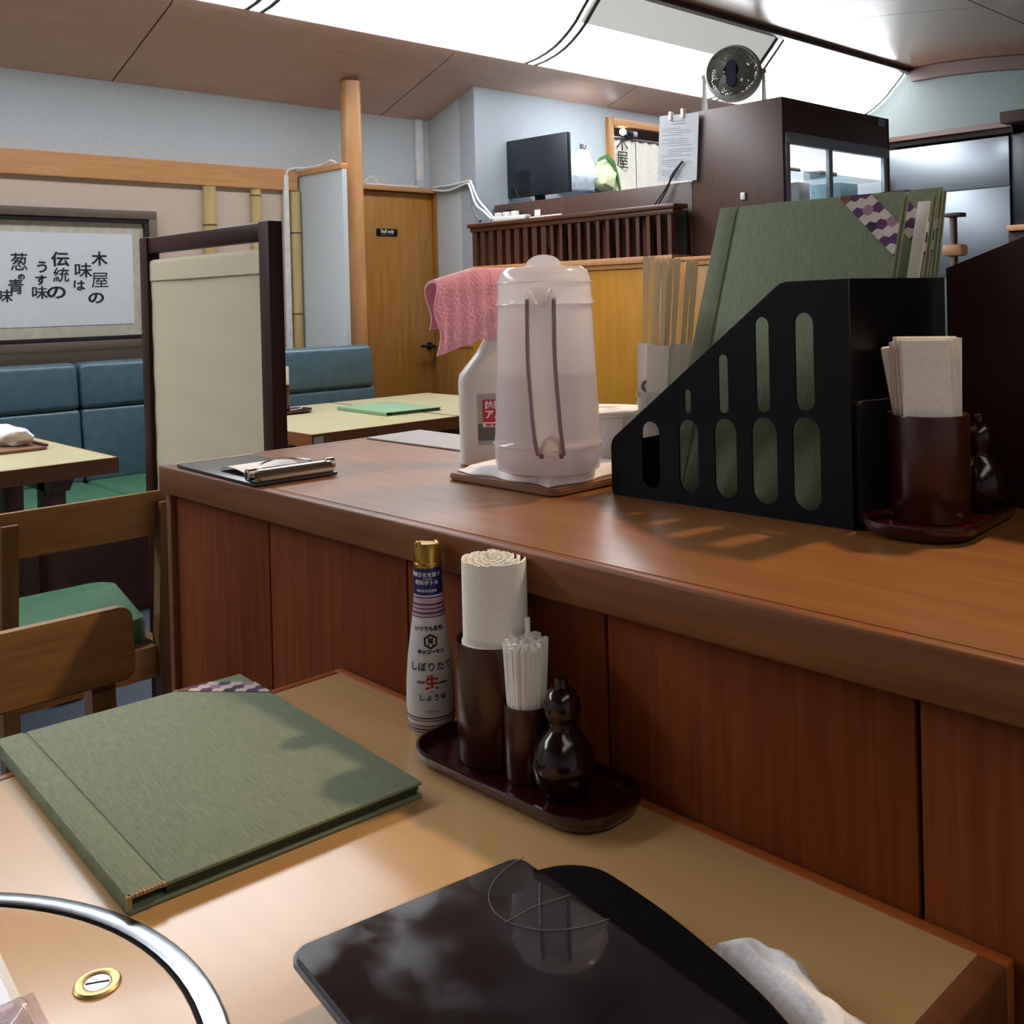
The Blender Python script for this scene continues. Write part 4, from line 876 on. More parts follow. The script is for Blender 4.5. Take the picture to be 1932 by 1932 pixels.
for k, (dx, dy, rot, tilt, h, hs) in enumerate(((-.020, -.012, .62, 2.0, .152, .268), (-.006, -.014, .55, 3.5, .150, .262), (.004, -.005, .7, 4.0, .148, .264), (.017, .006, .75, 5.5, .150, .262), (.000, .012, .6, 4.5, .150, .258), (-.012, .010, .9, 3, .145, .255))):
    R4 = Matrix.Rotation(rot, 4, 'Z') @ Matrix.Rotation(rad(tilt), 4, 'Y')
    t = thing('chopstick_pack', ['leftmost chopstick pair in a white paper sleeve with a grey crest', 'second chopstick pair from the left in the tumbler', 'third chopstick pair from the left in the tumbler', 'rightmost chopstick pair, half hidden by the leaning green menu', 'chopstick pair standing in the middle of the tumbler, behind the others', 'chopstick pair at the back of the tumbler'][k],
              'chopsticks', (TX + dx, TY + dy, CZ + 0.0185), group='chopsticks in the tumbler', rot=R4)
    for s in (-1, 1):
        bm = bm_(); loft(bm, [[(s * .0043 - w, -d, z), (s * .0043 + w, -d, z), (s * .0043 + w, d, z), (s * .0043 - w, d, z)] for w, d, z in ((.002, .002, .002), (.0032, .0028, h), (.004, .0034, hs - .004), (.0034, .0024, hs))]); obj('stick', bm, m_stick, t)
    bm = bm_(); R = []
    for w, d, z in ((.010, .004, 0.0), (.0135, .0046, h * .6), (.0145, .005, h)):
        R.append([(-w, -d, z), (w, -d, z), (w, d, z), (-w, d, z)])
    loft(bm, R, True, False); obj('sleeve', bm, m_paper, t)
    if k == 0:
        bm = bm_()
        for z in (0.055, 0.085): 
            lathe(bm, [(0.0045, 0), (0.0085, 0), (0.0085, .0004), (.0045, .0004), (.0045, 0)], 16)
            bmesh.ops.translate(bm, vec=(0, 0, 0), verts=bm.verts)
        bm.transform(Matrix.Translation((0, -.0056, .095)) @ Matrix.Rotation(rad(90), 4, 'X')); obj('crest', bm, m_inkg, t)

# ================================================================ menus
BW, BL, BT = 0.252, 0.356, 0.0135
def clip_poly(poly, f):
    out = []
    for i in range(len(poly)):
        a, b = poly[i], poly[(i + 1) % len(poly)]; fa, fb = f(a), f(b)
        if fa >= 0: out.append(a)
        if (fa >= 0) != (fb >= 0): t_ = fa / (fa - fb); out.append((a[0] + (b[0] - a[0]) * t_, a[1] + (b[1] - a[1]) * t_))
    return out
def band_bm(W, L, d0=0.038, d1=0.077):
    """hexagon-patterned strip across the corner (x=W, y=L); one material slot per colour"""
    bm = bm_(); rnd = random.Random(5); r = 0.0066
    s0, s1 = W + L - d1, W + L - d0
    conds = [lambda p: p[0] + p[1] - s0, lambda p: s1 - p[0] - p[1], lambda p: W - p[0], lambda p: L - p[1]]
    for i in range(-16, 17):
        for j in range(-8, 9):
            a = (i + (j % 2) * 0.5) * r * 1.732 * 1.12; b = j * r * 1.5
            cx = W - 0.029 + (a + b) / 2 ** .5; cy = L - 0.029 + (-a + b) / 2 ** .5
            hexp = []
            for k in range(6):
                an = rad(60 * k + 30); u, v = r * 1.12 * cos(an), r * sin(an)
                hexp.append((cx + (u + v) / 2 ** .5, cy + (-u + v) / 2 ** .5))
            for c in conds:
                hexp = clip_poly(hexp, c)
                if len(hexp) < 3: break
            if len(hexp) < 3: continue
            try: f = bm.faces.new([bm.verts.new((p[0], p[1], 0.0)) for p in hexp])
            except ValueError: continue
            f.material_index = 0 if (i + (j // 2)) % 2 == 0 else rnd.choice((1, 1, 2, 2, 4, 3, 1))
            if rnd.random() < .07: f.material_index = 0
    return bm
def make_menu(label, loc, R4, cover, group, frayed=True, BW=BW):
    t = thing('menu_book', label, 'menu', loc, group=group, rot=R4)
    W, L, T = BW, BL, BT
    obj('front_cover', rbox(0.026, W, 0, L, T - 0.003, T, 0.001), cover, t)
    obj('hinge', rbox(0.0215, 0.0275, 0.0005, L - 0.0005, T - 0.0032, T - 0.0012), cover, t)
    obj('back_cover', rbox(0.0, W, 0, L, 0, 0.003, 0.001), cover, t)
    bm = bm_(); box(bm, 0.0, 0.0225, 0, L, T - 0.003, T + 0.0004, 0.001); box(bm, -0.002, 0.0015, 0, L, 0.0, T, 0.001); obj('spine', bm, cover, t)
    bm = bm_(); box(bm, 0.027, W - 0.004, 0.003, L - 0.003, 0.0031, 0.0064); box(bm, 0.027, W - 0.003, 0.002, L - 0.002, 0.0070, T - 0.0031); obj('pages', bm, m_pages, t)
    bm = band_bm(W, L); 
    for v in bm.verts: v.co.z = T + 0.0006
    me = bpy.data.meshes.new('pattern_band'); bm.to_mesh(me); bm.free(); o = link('pattern_band', me, list(m_wm.values()), t); o['label'] = 'strip of white, purple and pink hexagons across the cover corner'
    if frayed:
        bm = bm_(); rn = random.Random(4)
        for k in range(9):
            x = 0.001 + 0.0028 * k; box(bm, x, x + 0.0022, -0.0012 - rn.random() * .001, 0.0016 + rn.random() * .002, T - 0.0014, T + 0.0007)
        box(bm, -0.0024, 0.0012, -0.0012, 0.003, 0.004, T); obj('frayed_edge', bm, m_fray, t)
    return t
make_menu('green cloth-covered menu lying on the near table', (-0.7183, 0.2924, 0.7006), Matrix.Rotation(rad(86.8), 4, 'Z'), m_cover, 'green menus')
make_menu('green menu lying across the pale tables by the door', (-3.118, 2.285, 0.7008), Matrix.Rotation(rad(86.8), 4, 'Z'), m_cover2, 'green menus', False)
# black file box with leaning menus
BO = Vector((-0.8074, 0.9176, CZ)); BA = rad(1.6)
t = thing('file_box', 'black plastic file box with slotted sides holding green menus', 'file box', BO, BA)
def side_mesh():
    cu = bpy.data.curves.new('side', 'CURVE'); cu.dimensions = '2D'; cu.fill_mode = 'BOTH'; cu.extrude = 0.00125
    def spl(pts):
        s = cu.splines.new('POLY'); s.points.add(len(pts) - 1); s.use_cyclic_u = True
        for i, p in enumerate(pts): s.points[i].co = (p[0], p[1], 0, 1)
    out = [(0.0, 0.004), (0.004, 0.0), (0.304, 0.0), (0.304, 0.246), (0.236, 0.2448), (0.229, 0.243), (0.222, 0.238), (0.006, 0.069), (0.002, 0.064), (0.0, 0.057)]
    spl(out)
    def slot(x, z0, z1, w):
        r = w / 2; spl([(x + r * cos(rad(a)), z0 + r + r * sin(rad(a))) for a in range(180, 361, 20)] + [(x + r * cos(rad(a)), z1 - r + r * sin(rad(a))) for a in range(0, 181, 20)])
    for x, z0, z1, w in ((.0585, .013, .090, .025), (.111, .014, .0955, .026), (.159, .014, .0998, .028), (.2067, .0135, .104, .030), (.255, .013, .1075, .031)): slot(x, z0, z1, w)
    for x, z0, z1, w in ((.111, .1025, .129, .009), (.158, .1055, .169, .0125), (.2065, .1095, .209, .0165), (.2549, .114, .213, .021)): slot(x, z0, z1, w)
    o = bpy.data.objects.new('tmp', cu); COL.objects.link(o); dg = bpy.context.evaluated_depsgraph_get()
    me = bpy.data.meshes.new_from_object(o.evaluated_get(dg)); bpy.data.objects.remove(o); bpy.data.curves.remove(cu)
    me.transform(Matrix(((1, 0, 0, 0), (0, 0, -1, 0.00125), (0, 1, 0, 0), (0, 0, 0, 1)))); return me
me = side_mesh(); link('slotted_side', me, m_black, t)
me2 = me.copy(); me2.transform(Matrix.Translation((0, 0.2265, 0))); link('slotted_side', me2, m_black, t)
obj('end_wall', rbox(0.3015, 0.304, 0.0025, 0.2265, 0.0, 0.246), m_black, t)
bm = bm_(); prism(bm, [(0.008, 0.003), (0.20, 0.003), (0.20, 0.117)] + [(0.018 - 0.010 * sin(rad(a)) , 0.117 + 0.010 * cos(rad(a)) - 0.002) for a in range(0, 91, 15)], 'x', 0.3042, 0.3085); o = obj('end_label_holder', bm, m_bezel2, t)
obj('front_wall', rbox(0.0, 0.0025, 0.0025, 0.2265, 0.0, 0.06), m_black, t)
obj('bottom', rbox(0.0025, 0.3015, 0.0025, 0.2265, 0.0, 0.0025), m_black, t)
BR = Matrix.Rotation(BA, 4, 'Z')
def lean(u, v, ang, z=0.004, roll=0.0):
    loc = BO + BR @ Vector((u, v, z))
    return loc, BR @ Matrix.Rotation(rad(90 - ang), 4, 'X') @ Matrix.Rotation(rad(roll), 4, 'Z')
for k, (u, v, ang, roll, w, lab) in enumerate(((.066, .026, 21.5, 0, .232, 'frontmost green menu leaning in the black file box'), (.072, .108, 19.5, 0, .228, 'second green menu in the black file box, seen right of the front one'), (.073, .134, 17.5, 0, .228, 'third green menu in the black file box'), (.072, .154, 16.0, 0, .228, 'rearmost green menu in the black file box'))):
    loc, R4 = lean(u, v, ang, .004 if roll == 0 else .004 + .232 * sin(rad(-roll)) * cos(rad(ang)), roll); make_menu(lab, loc, R4, m_cover, 'green menus', False, w)
loc, R4 = lean(.283, .084, 19.5, 0.006, -1.0)
t = thing('white_divider', 'narrow white plastic strip sticking up between the green menus', 'strip', loc, rot=R4)
obj('strip', rbox(0, 0.014, 0.0, 0.345, 0, 0.002, 0.0008), m_white, t)
# maroon sloping stand behind the napkins
t = thing('maroon_stand', 'dark maroon board with a sloping top edge at the right end of the counter', 'stand', (-0.30, 1.14, CZ))
bm = bm_(); prism(bm, [(-0.4965, CZ), (0.05, CZ), (0.05, 1.35), (-0.4965, 1.151)], 'y', 1.128, 1.136, 0.001); obj('side_board', bm, m_maroon, t, True)
obj('base_board', rbox(-0.36, 0.05, 1.095, 1.1275, CZ, CZ + 0.008), m_maroon, t, True)
# ================================================================ lacquer trays, napkin cups, shakers
def lacquer_tray(label, loc, rz, L, W, inner=None):
    t = thing('lacquer_tray', label, 'tray', loc, rz, 'lacquer condiment trays')
    def rg(o, z, r): return [(x, y, z) for x, y in rrect(-L / 2 + o, L / 2 - o, -W / 2 + o, W / 2 - o, max(0.004, r - o), 8)]
    r = W * 0.42
    bm = bm_(); loft(bm, [rg(.010, 0, r), rg(.004, .004, r), rg(0, .013, r), rg(.0005, .0155, r), rg(.003, .0155, r), rg(.0055, .011, r), rg(.010, .007, r), rg(.016, .0055, r)], True, True); obj('tray_body', bm, m_lacq, t)
    if inner is not None:
        bm = bm_(); prism(bm, rrect(-L / 2 + .014, L / 2 - .014, -W / 2 + .014, W / 2 - .014, r - .014, 8), 'z', .0056, .0066); obj('tray_floor', bm, inner, t)
    return t
def cup(label, loc, r, h):
    t = thing('napkin_cup', label, 'cup', loc, group='dark lacquered cups')
    bm = bm_(); lathe(bm, [(0, 0), (r * .95, 0), (r, .003), (r, h - .002), (r * .985, h), (r * .95, h - .001), (r * .94, .006), (0, .005)], 40); obj('cup_body', bm, m_cup, t); return t
def napkin_bundle(label, loc, r, z0, z1, seed, flat=False):
    """folded tissue napkins wound into a cylinder: one spiral sheet per layer"""
    rnd = random.Random(seed); bm = bm_(); x, y, z = loc
    k = 0; n = 90
    for half in (0, 1):
        path = []; turns = 4.6; r1 = r * (1.0 if half == 0 else .955)
        for i in range(int(n * turns)):
            f = i / (n * turns); a = 2 * pi * i / n + 4.9 + half * 0.3
            rr = 0.004 + (r1 - 0.004) * f ** 0.9
            rr *= 1 + 0.012 * sin(6 * a) * f
            path.append((x + rr * cos(a), y + rr * sin(a)))
        zt = z0 + (z1 - z0) * (0.58 if half == 0 else 1.0)
        if half == 0: ribbon(bm, path, z0, zt, 0.0022)
        else: ribbon(bm, path, z0 + .002, zt, 0.0022, lambda i: 0.004 * (1 - i / 400) * abs(sin(i * .35)) + rnd.uniform(0, .0014))
    if True:
        a0 = 2.1; ribbon(bm, [(x + .004 + .012 * q * cos(a0 + q * .8), y - .004 + .012 * q * sin(a0 + q * .8)) for q in (0, .4, .8, 1.2, 1.6)], z0 + .01, z1 + .006, .002, lambda i: -.004 * abs(i - 2))
    return tag(obj('napkin_roll', bm, m_napkin), label, 'napkins', kind='stuff')
# near table
lacquer_tray('dark red lacquer tray with cups and a gourd shaker on the near table', (-0.6625, 0.6245, 0.7005), rad(1.0), 0.236, 0.096)
TZ = 0.7065
vd = lambda x, y, r: (x + r * x / math.hypot(x, y), y + r * y / math.hypot(x, y))
cx, cy = -0.7085, 0.6355
cup('tall lacquered cup full of napkins on the near table tray', (cx, cy, TZ), 0.0362, 0.110)
napkin_bundle('thick roll of white paper napkins in the tall cup on the near table', (cx, cy, 0), 0.0340, TZ + 0.006, 0.889, 1)
sx, sy = vd(-0.6425, 0.6120, 0.0205)
cup('small lacquered cup of paper-wrapped toothpicks on the near table tray', (sx, sy, TZ), 0.0205, 0.066)
bm = bm_(); rnd = random.Random(3)
for i in range(-5, 6):
    for j in range(-5, 6):
        x, y = i * .0033 + (j % 2) * .0016, j * .0031
        if math.hypot(x, y) > .0172: continue
        f = 1.14; zt = 0.826 + rnd.uniform(-.006, .004) - TZ
        if (i, j) == (-1, 2): zt += .016
        loft(bm, [[(sx + x * q + dx * w, sy + y * q + dy * w, TZ + z) for dx, dy in ((-1, -1), (1, -1), (1, 1), (-1, 1))] for q, w, z in ((.95, .0013, .006), (1.0, .0015, .07), (f + .08 * rnd.random(), .0016, zt))])
tag(obj('toothpick_bundle', bm, m_paper), 'bundle of white paper-wrapped toothpicks in the small cup', 'toothpicks', kind='stuff')
def gourd(label, loc, s=1.0):
    t = thing('gourd_shaker', label, 'shaker', loc, group='dark gourd-shaped shakers')
    bm = bm_(); pr = [(0, 0), (.017, 0), (.0215, .004), (.0262, .015), (.0272, .026), (.025, .038), (.0185, .049), (.0128, .0555), (.0118, .059), (.0138, .0645), (.0162, .072), (.0158, .079), (.0125, .0865), (.0075, .0905)]
    lathe(bm, [(r * s, z * s) for r, z in pr] + [(0, .0905 * s)], 36); obj('gourd_body', bm, m_gourd, t)
    bm = bm_(); lathe(bm, [(0, .0905 * s), (.0062 * s, .0905 * s), (.0058 * s, .097 * s), (.005 * s, .0985 * s), (0, .0985 * s)], 20); obj('stopper', bm, m_gourd, t)
gx, gy = vd(-0.5964, 0.6086, 0.024)
gourd('glossy dark gourd-shaped shaker on the near table tray', (gx, gy, TZ))
# soy sauce bottle with wrapped label
bx_, by_ = vd(-0.7937, 0.6264, 0.022)
t = thing('sauce_bottle', 'white soy sauce bottle with a gold cap and blue neck label', 'bottle', (bx_, by_, 0.7005))
VA = math.atan2(-by_, -bx_) + 0.10            # direction the label faces
def br(z):
    tb = [(0, .0195), (.004, .0220), (.012, .0236), (.03, .0244), (.05, .0240), (.075, .0220), (.10, .0186), (.12, .0158), (.135, .0144), (.17, .0134)]
    for (a, ra), (b, rb) in zip(tb, tb[1:]):
        if z <= b: return ra + (rb - ra) * (z - a) / (b - a)
    return tb[-1][1]
fac = lambda a: 1 / cos(((a + pi / 12) % (pi / 6)) - pi / 12)
zs = [0, .004, .012, .02, .03, .04, .05, .06, .075, .09, .10, .11, .12, .128, .135, .15, .166]
def brf(z, a): return br(z) * (1 - 0.35 * max(0, min(1, 1 - abs(z - .07) / .065)) * (1 - fac(a - VA) ** -1) * 1.0)
bm = bm_(); lathe(bm, [(0, 0)] + [(br(z), z) for z in zs] + [(.011, .1665), (0, .1665)], 48); obj('bottle_body', bm, m_bottle, t)
def bandr(z0, z1, m, name='label_band', d=.00025):
    bm = bm_(); lathe(bm, [(br(z0) - .0005, z0), (br(z0) + d, z0), (br((z0 + z1) / 2) + d, (z0 + z1) / 2), (br(z1) + d, z1), (br(z1) - .0005, z1)], 48); return obj(name, bm, m, t)
bandr(.1375, .164, m_navy, 'neck_label')
bandr(.117, .1345, m_pinkl, 'pink_band')
for z, h in ((.1352, .0006), (.1285, .0009), (.1245, .0006), (.1203, .0009), (.1165, .0004)): bandr(z - h, z + h, m_purpl, 'stripe', .0004)
for z, h in ((.0192, .0006), (.0165, .0003), (.0115, .0004), (.0075, .0008), (.0045, .0006)): bandr(z - h, z + h, m_purpl, 'stripe', .0004)
bandr(.009, .0105, m_pinkl, 'pink_band')
bm = bm_(); lathe(bm, [(0, .164), (.0142, .164), (.0145, .166), (.0142, .168), (.0138, .1685), (.0138, .184), (.0128, .1865), (.0115, .1872), (.0108, .1862), (0, .1862)], 40); obj('cap', bm, m_gold, t)
bm = bm_(); box(bm, -.003, .003, -.002, .002, .1835, .190, .0012); bm.transform(Matrix.Rotation(VA - pi / 2 - 1.0, 4, 'Z') @ Matrix.Translation((0, .0115, 0))); 
obj('cap_tab', bm, m_gold, t)
def wrap(me, z0, off=0.0, d=.0006):
    for v in me.vertices:
        u, w, e = v.co; z = z0 + w; r = br(max(0, z)) ; a = VA + (u + off) / r
        R = r + d + e; v.co = (R * cos(a), R * sin(a), z)
def wl(s, size, z0, m, off=0.0, bold=0.0, sx=1.0, spacing=1.0, d=.0006):
    me = text_mesh(s, size, bold, .0001, spacing)
    if sx != 1: me.transform(Matrix.Scale(sx, 4, (1, 0, 0)))
    wrap(me, z0, off, d); return link('lettering', me, m, t)
wl('鮮度劣化を防ぐ', .0048, .1575, m_paper, -.0045, 0.00005); wl('やわらか', .0022, .1537, m_paper, -.002); wl('密封ボトル', .0050, .1498, m_paper, -.003, 0.00005); wl('開封後常温保存', .0030, .1418, m_paper, -.003)
wl('いつでも新鮮。', .0050, .1055, m_ink, 0.0, .00012)
wl('キッコーマン', .0045, .0835, m_ink, -.001, .00025); wl('しぼりたて', .0092, .0690, m_ink, -.001, .00012); wl('生', .0145, .0535, m_redink, -.001, .0005, .95)
wl('しょうゆ', .0072, .0395, m_ink, -.0005, .00012); wl('なま', .0018, .0455, m_redink, -.001); wl('超特選', .0026, .0545, m_ink, -.012, .0001); wl('大豆100%', .0024, .0535, m_ink, .010, .0001)
bm = bm_()
def hexr(r0, r1, n=6):
    for k in range(n):
        a, b = pi / 2 + 2 * pi * k / n, pi / 2 + 2 * pi * (k + 1) / n
        P = []
        for q in range(5):
            f = q / 4; P.append(((cos(a) * (1 - f) + cos(b) * f), (sin(a) * (1 - f) + sin(b) * f)))
        for p, q in zip(P, P[1:]): bm.faces.new([bm.verts.new((c[0] * r, c[1] * r, 0)) for c, r in ((p, r0), (p, r1), (q, r1), (q, r0))])
hexr(.0054, .0074)
for k in range(6):
    a = pi / 2 + 2 * pi * k / 6 + pi / 6 * (1 if k % 3 else 1)
    if k in (0, 2, 3, 5):
        c, s = cos(a - pi / 6 + pi / 6), sin(a)
        bm.faces.new([bm.verts.new((x, y, 0)) for x, y in ((c * .0026 - s * .0005, s * .0026 + c * .0005), (c * .0026 + s * .0005, s * .0026 - c * .0005), (c * .005 + s * .0005, s * .005 - c * .0005), (c * .005 - s * .0005, s * .005 + c * .0005))])
me = bpy.data.meshes.new('emblem'); bm.to_mesh(me); bm.free(); wrap(me, .0935, -.001); link('emblem', me, m_ink, t)
wl('萬', .0046, .0935, m_ink, -.001, .0003)
wl('kikkoman', .0034, .0262, m_goldink, -.001, .0)
# counter tray at the right
lacquer_tray('dark lacquer tray with a red floor at the right end of the counter', (-0.4535, 1.008, CZ + 0.0005), rad(94), 0.205, 0.108, m_lacqr)
NZ = CZ + 0.0075
nx, ny = vd(-0.442, 0.9577, 0.0385)
cup('wide lacquered cup with napkins on the counter tray', (nx, ny, NZ), 0.0385, 0.104)
# flat folded napkins, upright
rnd = random.Random(9); ang = math.atan2(ny, nx) - pi / 2
t = None
for k in range(9):
    q = (k - 4) * 0.0062
    th = thing('paper_napkin', ['folded white napkin at the front of the wide cup', 'front second folded napkin in the wide cup', 'third folded napkin from the front of the wide cup', 'fourth folded napkin from the front of the wide cup', 'middle folded napkin of the wide cup', 'fourth folded napkin from the back of the wide cup', 'third folded napkin from the back of the wide cup', 'folded napkin second from the back of the wide cup', 'rearmost folded napkin in the wide cup, against the dark side'][k],
               'napkin', (nx + q * cos(ang + pi / 2), ny + q * sin(ang + pi / 2), NZ + 0.0065), group='folded napkins on the counter', rot=Matrix.Rotation(ang, 4, 'Z') @ Matrix.Rotation(rad((0, 0, -1, 1, 0, 1, 0, -1, 0)[k] ), 4, 'Y'))
    w = 0.030 * math.sqrt(max(.2, 1 - (q / .036) ** 2)); h = 0.172 + rnd.uniform(-.004, .001)
    bm = bm_(); sgn = 1
    loft(bm, [[(-w - fl, -.0024, z), (w, -.0024, z), (w, .0024, z), (-w - fl, .0024, z)] for z, fl in ((0, 0), (.1, 0.0), (h, .003))])
    bmesh.ops.bevel(bm, geom=[e for e in bm.edges if abs(e.verts[0].co.z - e.verts[1].co.z) > .05], offset=.0022, segments=3, affect='EDGES'); obj('folded_sheet', bm, m_napkin, th)
    if k == 0: obj('fold_line', rbox(-w, w + .001, -.0031, -.0026, 0, h * .70, 0), m_napkin, th)
for k, (dx, hh, tl) in enumerate(((.030, .172, 6), (.036, .166, 9))):
    R4 = Matrix.Rotation(ang, 4, 'Z') @ Matrix.Rotation(rad(-tl), 4, 'Y')
    bo = .004 - .006 * k
    th = thing('paper_napkin', ['napkin fanning out left of the bundle in the wide cup', 'outermost left napkin leaning out of the wide cup'][k], 'napkin', (nx + bo * cos(ang), ny + bo * sin(ang), NZ + 0.0068), group='folded napkins on the counter', rot=R4)
    obj('folded_sheet', rbox(-.0145, .004, -.010, .012, 0, hh, .002), m_napkin, th)
gourd('dark gourd shaker behind the napkin cup on the counter tray', (-0.438, 1.062, NZ))
# far table: napkin cup on a tray beside the screen
lacquer_tray('dark tray beside the cloth screen on the far pale table', (-3.53, 2.10, 0.7005), rad(90), 0.22, 0.11)
cup('dark cup of napkins on the far pale table, just right of the cloth screen', (-3.52, 2.075, TZ), 0.036, 0.11)
bm = bm_(); 
for k in range(5): box(bm, -3.55 + .012 * k, -3.541 + .012 * k, 2.05, 2.10, TZ + .006, TZ + .18, .002)
tag(obj('napkin_stack', bm, m_napkin), 'white napkins in the dark cup on the far pale table', 'napkins', kind='stuff')

# ================================================================ near table
t = thing('grill_table', 'light laminate table with a covered round grill in its centre', 'table', (-0.642, 0.042, 0))
TX0, TX1, TY0, TY1 = -1.0215, -0.2615, -0.60, 0.6735
e = 0.011
obj('tabletop', rbox(TX0 + e, TX1 - 0.019, TY0 + e, TY1 - e, 0.665, 0.70), m_table, t, True)
obj('edge_band', rbox(TX0, TX1, TY1 - e, TY1, 0.655, 0.7012, 0.002), m_tedge, t, True)
obj('edge_band', rbox(TX0, TX1, TY0, TY0 + e, 0.655, 0.7012, 0.002), m_tedge, t, True)
obj('edge_band', rbox(TX0, TX0 + e, TY0 + e, TY1 - e, 0.655, 0.7012, 0.002), m_tedge, t, True)
obj('edge_band', rbox(TX1 - 0.019, TX1, TY0 + e, TY1 - e, 0.655, 0.7012, 0.003), m_tedged, t, True)
for sy in (-0.38, 0.42):
    obj('leg', rbox(-0.69, -0.59, sy - 0.03, sy + 0.03, 0.04, 0.655, 0.004), m_dark, t, True); obj('foot', rbox(-0.92, -0.36, sy - 0.035, sy + 0.035, 0, 0.04, 0.005), m_dark, t, True)
KX, KY = -0.643, 0.043
bm = bm_(); lathe(bm, [(.2428, .7002), (.2428, .7030), (.2440, .7038), (.2550, .7036), (.2575, .7018), (.2580, .7002)], 96, c=(KX, KY)); 
obj('grill_ring', bm, m_steel, t, True)
bm = bm_(); lathe(bm, [(.2395, .7003), (.2428, .7003), (.2428, .7010), (.2395, .7010)], 96, c=(KX, KY)); obj('ring_gap', bm, m_gap, t, True)
bm = bm_(); lathe(bm, [(0, .7004), (.2395, .7004), (.2395, .7022), (.2385, .7026), (0, .7026)], 96, c=(KX, KY)); o = obj('grill_cover', bm, m_table, t, True)
bx2, by2 = -0.6575, 0.2455
bm = bm_(); lathe(bm, [(.0085, .7027), (.0085, .7042), (.0095, .7048), (.0132, .7046), (.0145, .7034), (.0145, .7027)], 32, c=(bx2, by2)); obj('latch_ring', bm, m_brass, o, True)
bm = bm_(); lathe(bm, [(0, .7027), (.0082, .7027), (.0080, .7040), (0, .7041)], 28, c=(bx2, by2)); obj('latch_core', bm, m_steel, o, True)
bm = bm_(); box(bm, -.0072, .0072, -.0006, .0006, .7040, .7043); bm.transform(Matrix.Translation((bx2, by2, 0)) @ Matrix.Rotation(rad(60), 4, 'Z')); obj('latch_slot', bm, m_gap, o, True)
# tablet on a low prop, ribbed pouch, towel
TR = Matrix.Rotation(rad(-8.0), 4, 'Z')
Tt = (-0.5248, 0.4895, 0.7325)
t = thing('tablet', 'black glass tablet lying on the ribbed pouch at the front of the near table', 'tablet', Tt, rot=TR @ Matrix.Rotation(rad(0.0), 4, 'Y'))
bm = bm_(); prism(bm, rrect(0, 0.246, -0.1735, 0, 0.012, 6), 'z', 0, 0.0075, 0.002); obj('case', bm, m_bezel, t)
bm = bm_(); prism(bm, rrect(0.0025, 0.2435, -0.171, -0.0025, 0.010, 6), 'z', 0.0077, 0.0083); obj('screen', bm, m_lens, t)
bm = bm_(); prism(bm, rrect(0.0015, 0.2445, -0.172, -0.0015, 0.011, 6), 'z', 0.0084, 0.0089); obj('screen_protector', bm, m_pane, t)
bm = bm_()
tube(bm, [(.052 + .045 * cos(rad(a)), .004 - .058 * sin(rad(a)), .0091) for a in range(5, 176, 10)], .0003, 4)  # arc drawn in as the reflection round a bubble in the protector
tube(bm, [(.062, -.004, .0091), (.058, -.03, .0091), (.060, -.055, .0091)], .0003, 4)
obj('crack_reflection_lines', bm, m_dgrey, t)
pl = [(x * .949, y * .949) for x, y in [(-.552, .480), (-.552, .515), (-.544, .5395), (-.532, .554), (-.516, .5616), (-.495, .561), (-.4565, .5555), (-.43, .550), (-.403, .5432), (-.37, .534), (-.334, .5206), (-.312, .505), (-.305, .47), (-.305, .43), (-.335, .405), (-.43, .395), (-.52, .41), (-.548, .44)]]
sm = []
for i in range(len(pl)):
    p0, p1, p2, p3 = [Vector(pl[(i + q) % len(pl)]) for q in (-1, 0, 1, 2)]
    for q in range(5):
        tt = q / 5; sm.append(0.5 * (2 * p1 + (p2 - p0) * tt + (2 * p0 - 5 * p1 + 4 * p2 - p3) * tt * tt + (3 * p1 - p0 - 3 * p2 + p3) * tt ** 3))
ce = Vector((-.405, .447)); rn = random.Random(3)
bm = bm_(); loft(bm, [[(ce.x + (p.x - ce.x) * f, ce.y + (p.y - ce.y) * f, z) for i, p in enumerate(sm)] for f, z in ((.97, .7008), (1.0, .706), (1.01, .714), (1.0, .722), (.975, .7275), (.93, .7305), (.6, .7310))])
tag(obj('ribbed_pouch', bm, m_blackfab), 'black ribbed cloth pouch under the tablet on the near table', 'pouch')
def interp(tab, x):
    for (a, ya_), (b, yb_) in zip(tab, tab[1:]):
        if x <= b: return ya_ + (yb_ - ya_) * max(0, (x - a)) / (b - a)
    return tab[-1][1]
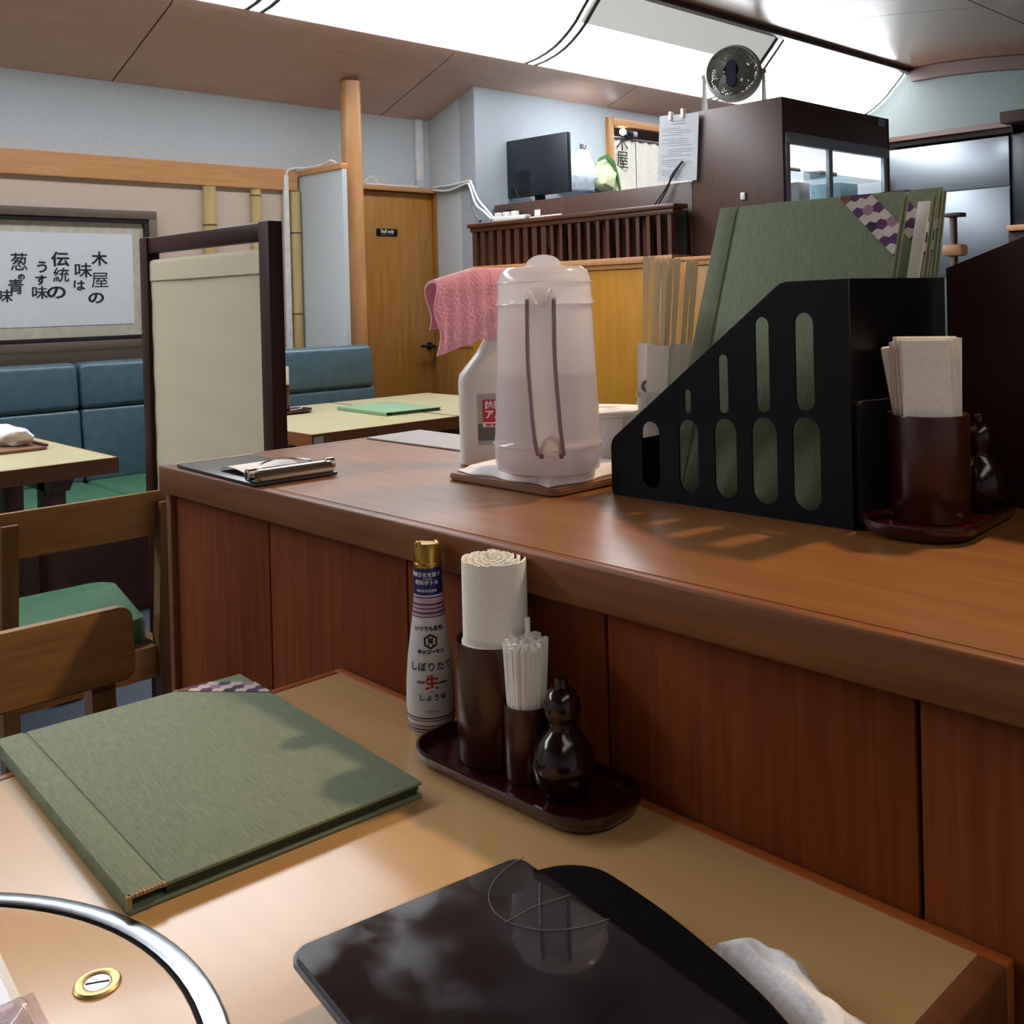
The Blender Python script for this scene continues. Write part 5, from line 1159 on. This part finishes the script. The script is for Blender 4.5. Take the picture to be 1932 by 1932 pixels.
def hand_towel():
    bm = bm_(); n, m = 64, 26; V = {}
    top = [(-.402, .541), (-.388, .553), (-.372, .560), (-.350, .560), (-.332, .553), (-.3156, .546), (-.295, .547), (-.266, .549)]
    bot = [(-.403, .5405), (-.37, .531), (-.334, .519), (-.303, .505), (-.290, .47), (-.266, .45)]
    for i in range(n + 1):
        x = -.402 + .136 * i / n
        y1, y0 = interp(top, x) + .0012 * sin(i * .9) , interp(bot, x) + .0015
        for j in range(m + 1):
            v = j / m; y = y0 + (y1 - y0) * v; ed = min(i / n * 5, (n - i) / n * 5, (1 - v) * 2.2, 0.35 + v * 3, 1)
            z = .023 * max(.05, ed) ** .6 + .0022 * sin(x * 95 + y * 40) + .0016 * sin(y * 160 - x * 60)
            z -= .006 * math.exp(-((x + .355) / .014) ** 2 - ((v - .4) / .25) ** 2)
            V[i, j] = (bm.verts.new((x, y, .7008)), bm.verts.new((x, y, .7012 + max(.001, z))))
    for i in range(n):
        for j in range(m):
            for q in (0, 1): bm.faces.new((V[i, j][q], V[i + 1, j][q], V[i + 1, j + 1][q], V[i, j + 1][q]))
    for i in range(n):
        for q in (0, m): bm.faces.new((V[i, q][0], V[i + 1, q][0], V[i + 1, q][1], V[i, q][1]))
    for j in range(m):
        for q in (0, n): bm.faces.new((V[q, j][0], V[q, j + 1][0], V[q, j + 1][1], V[q, j][1]))
    return bm
tag(obj('hand_towel', hand_towel(), m_cloth), 'used white hand towel on the near table beside the black pouch', 'towel')
# packet in clear film at the lower left
t = thing('snack_packet', 'dark red packet with a pale border in clear film on the grill cover', 'packet', (-0.70, 0.177, 0.7030), rad(-5.0))
obj('packet_body', rbox(-0.12, 0.11, -0.06, 0.029, 0.0, 0.010, 0.003), m_paper, t)
obj('packet_print', rbox(-0.115, 0.105, -0.055, 0.0225, 0.0102, 0.0106), M('packet_red', '#6d1a10', 0.25, coat=0.4), t)
bm = bm_(); bmesh.ops.create_grid(bm, x_segments=24, y_segments=24, size=1)
for v in bm.verts:
    x, y = v.co.x, v.co.y; ed = min(1, 3 * (1 - max(abs(x), abs(y))))
    v.co = (0.072 + .034 * x, 0.004 + .030 * y, 0.0125 + ed * (.008 + .003 * sin(x * 5 + y * 4) + .002 * sin(y * 13)))
obj('film', bm, m_film, t, recalc=False)
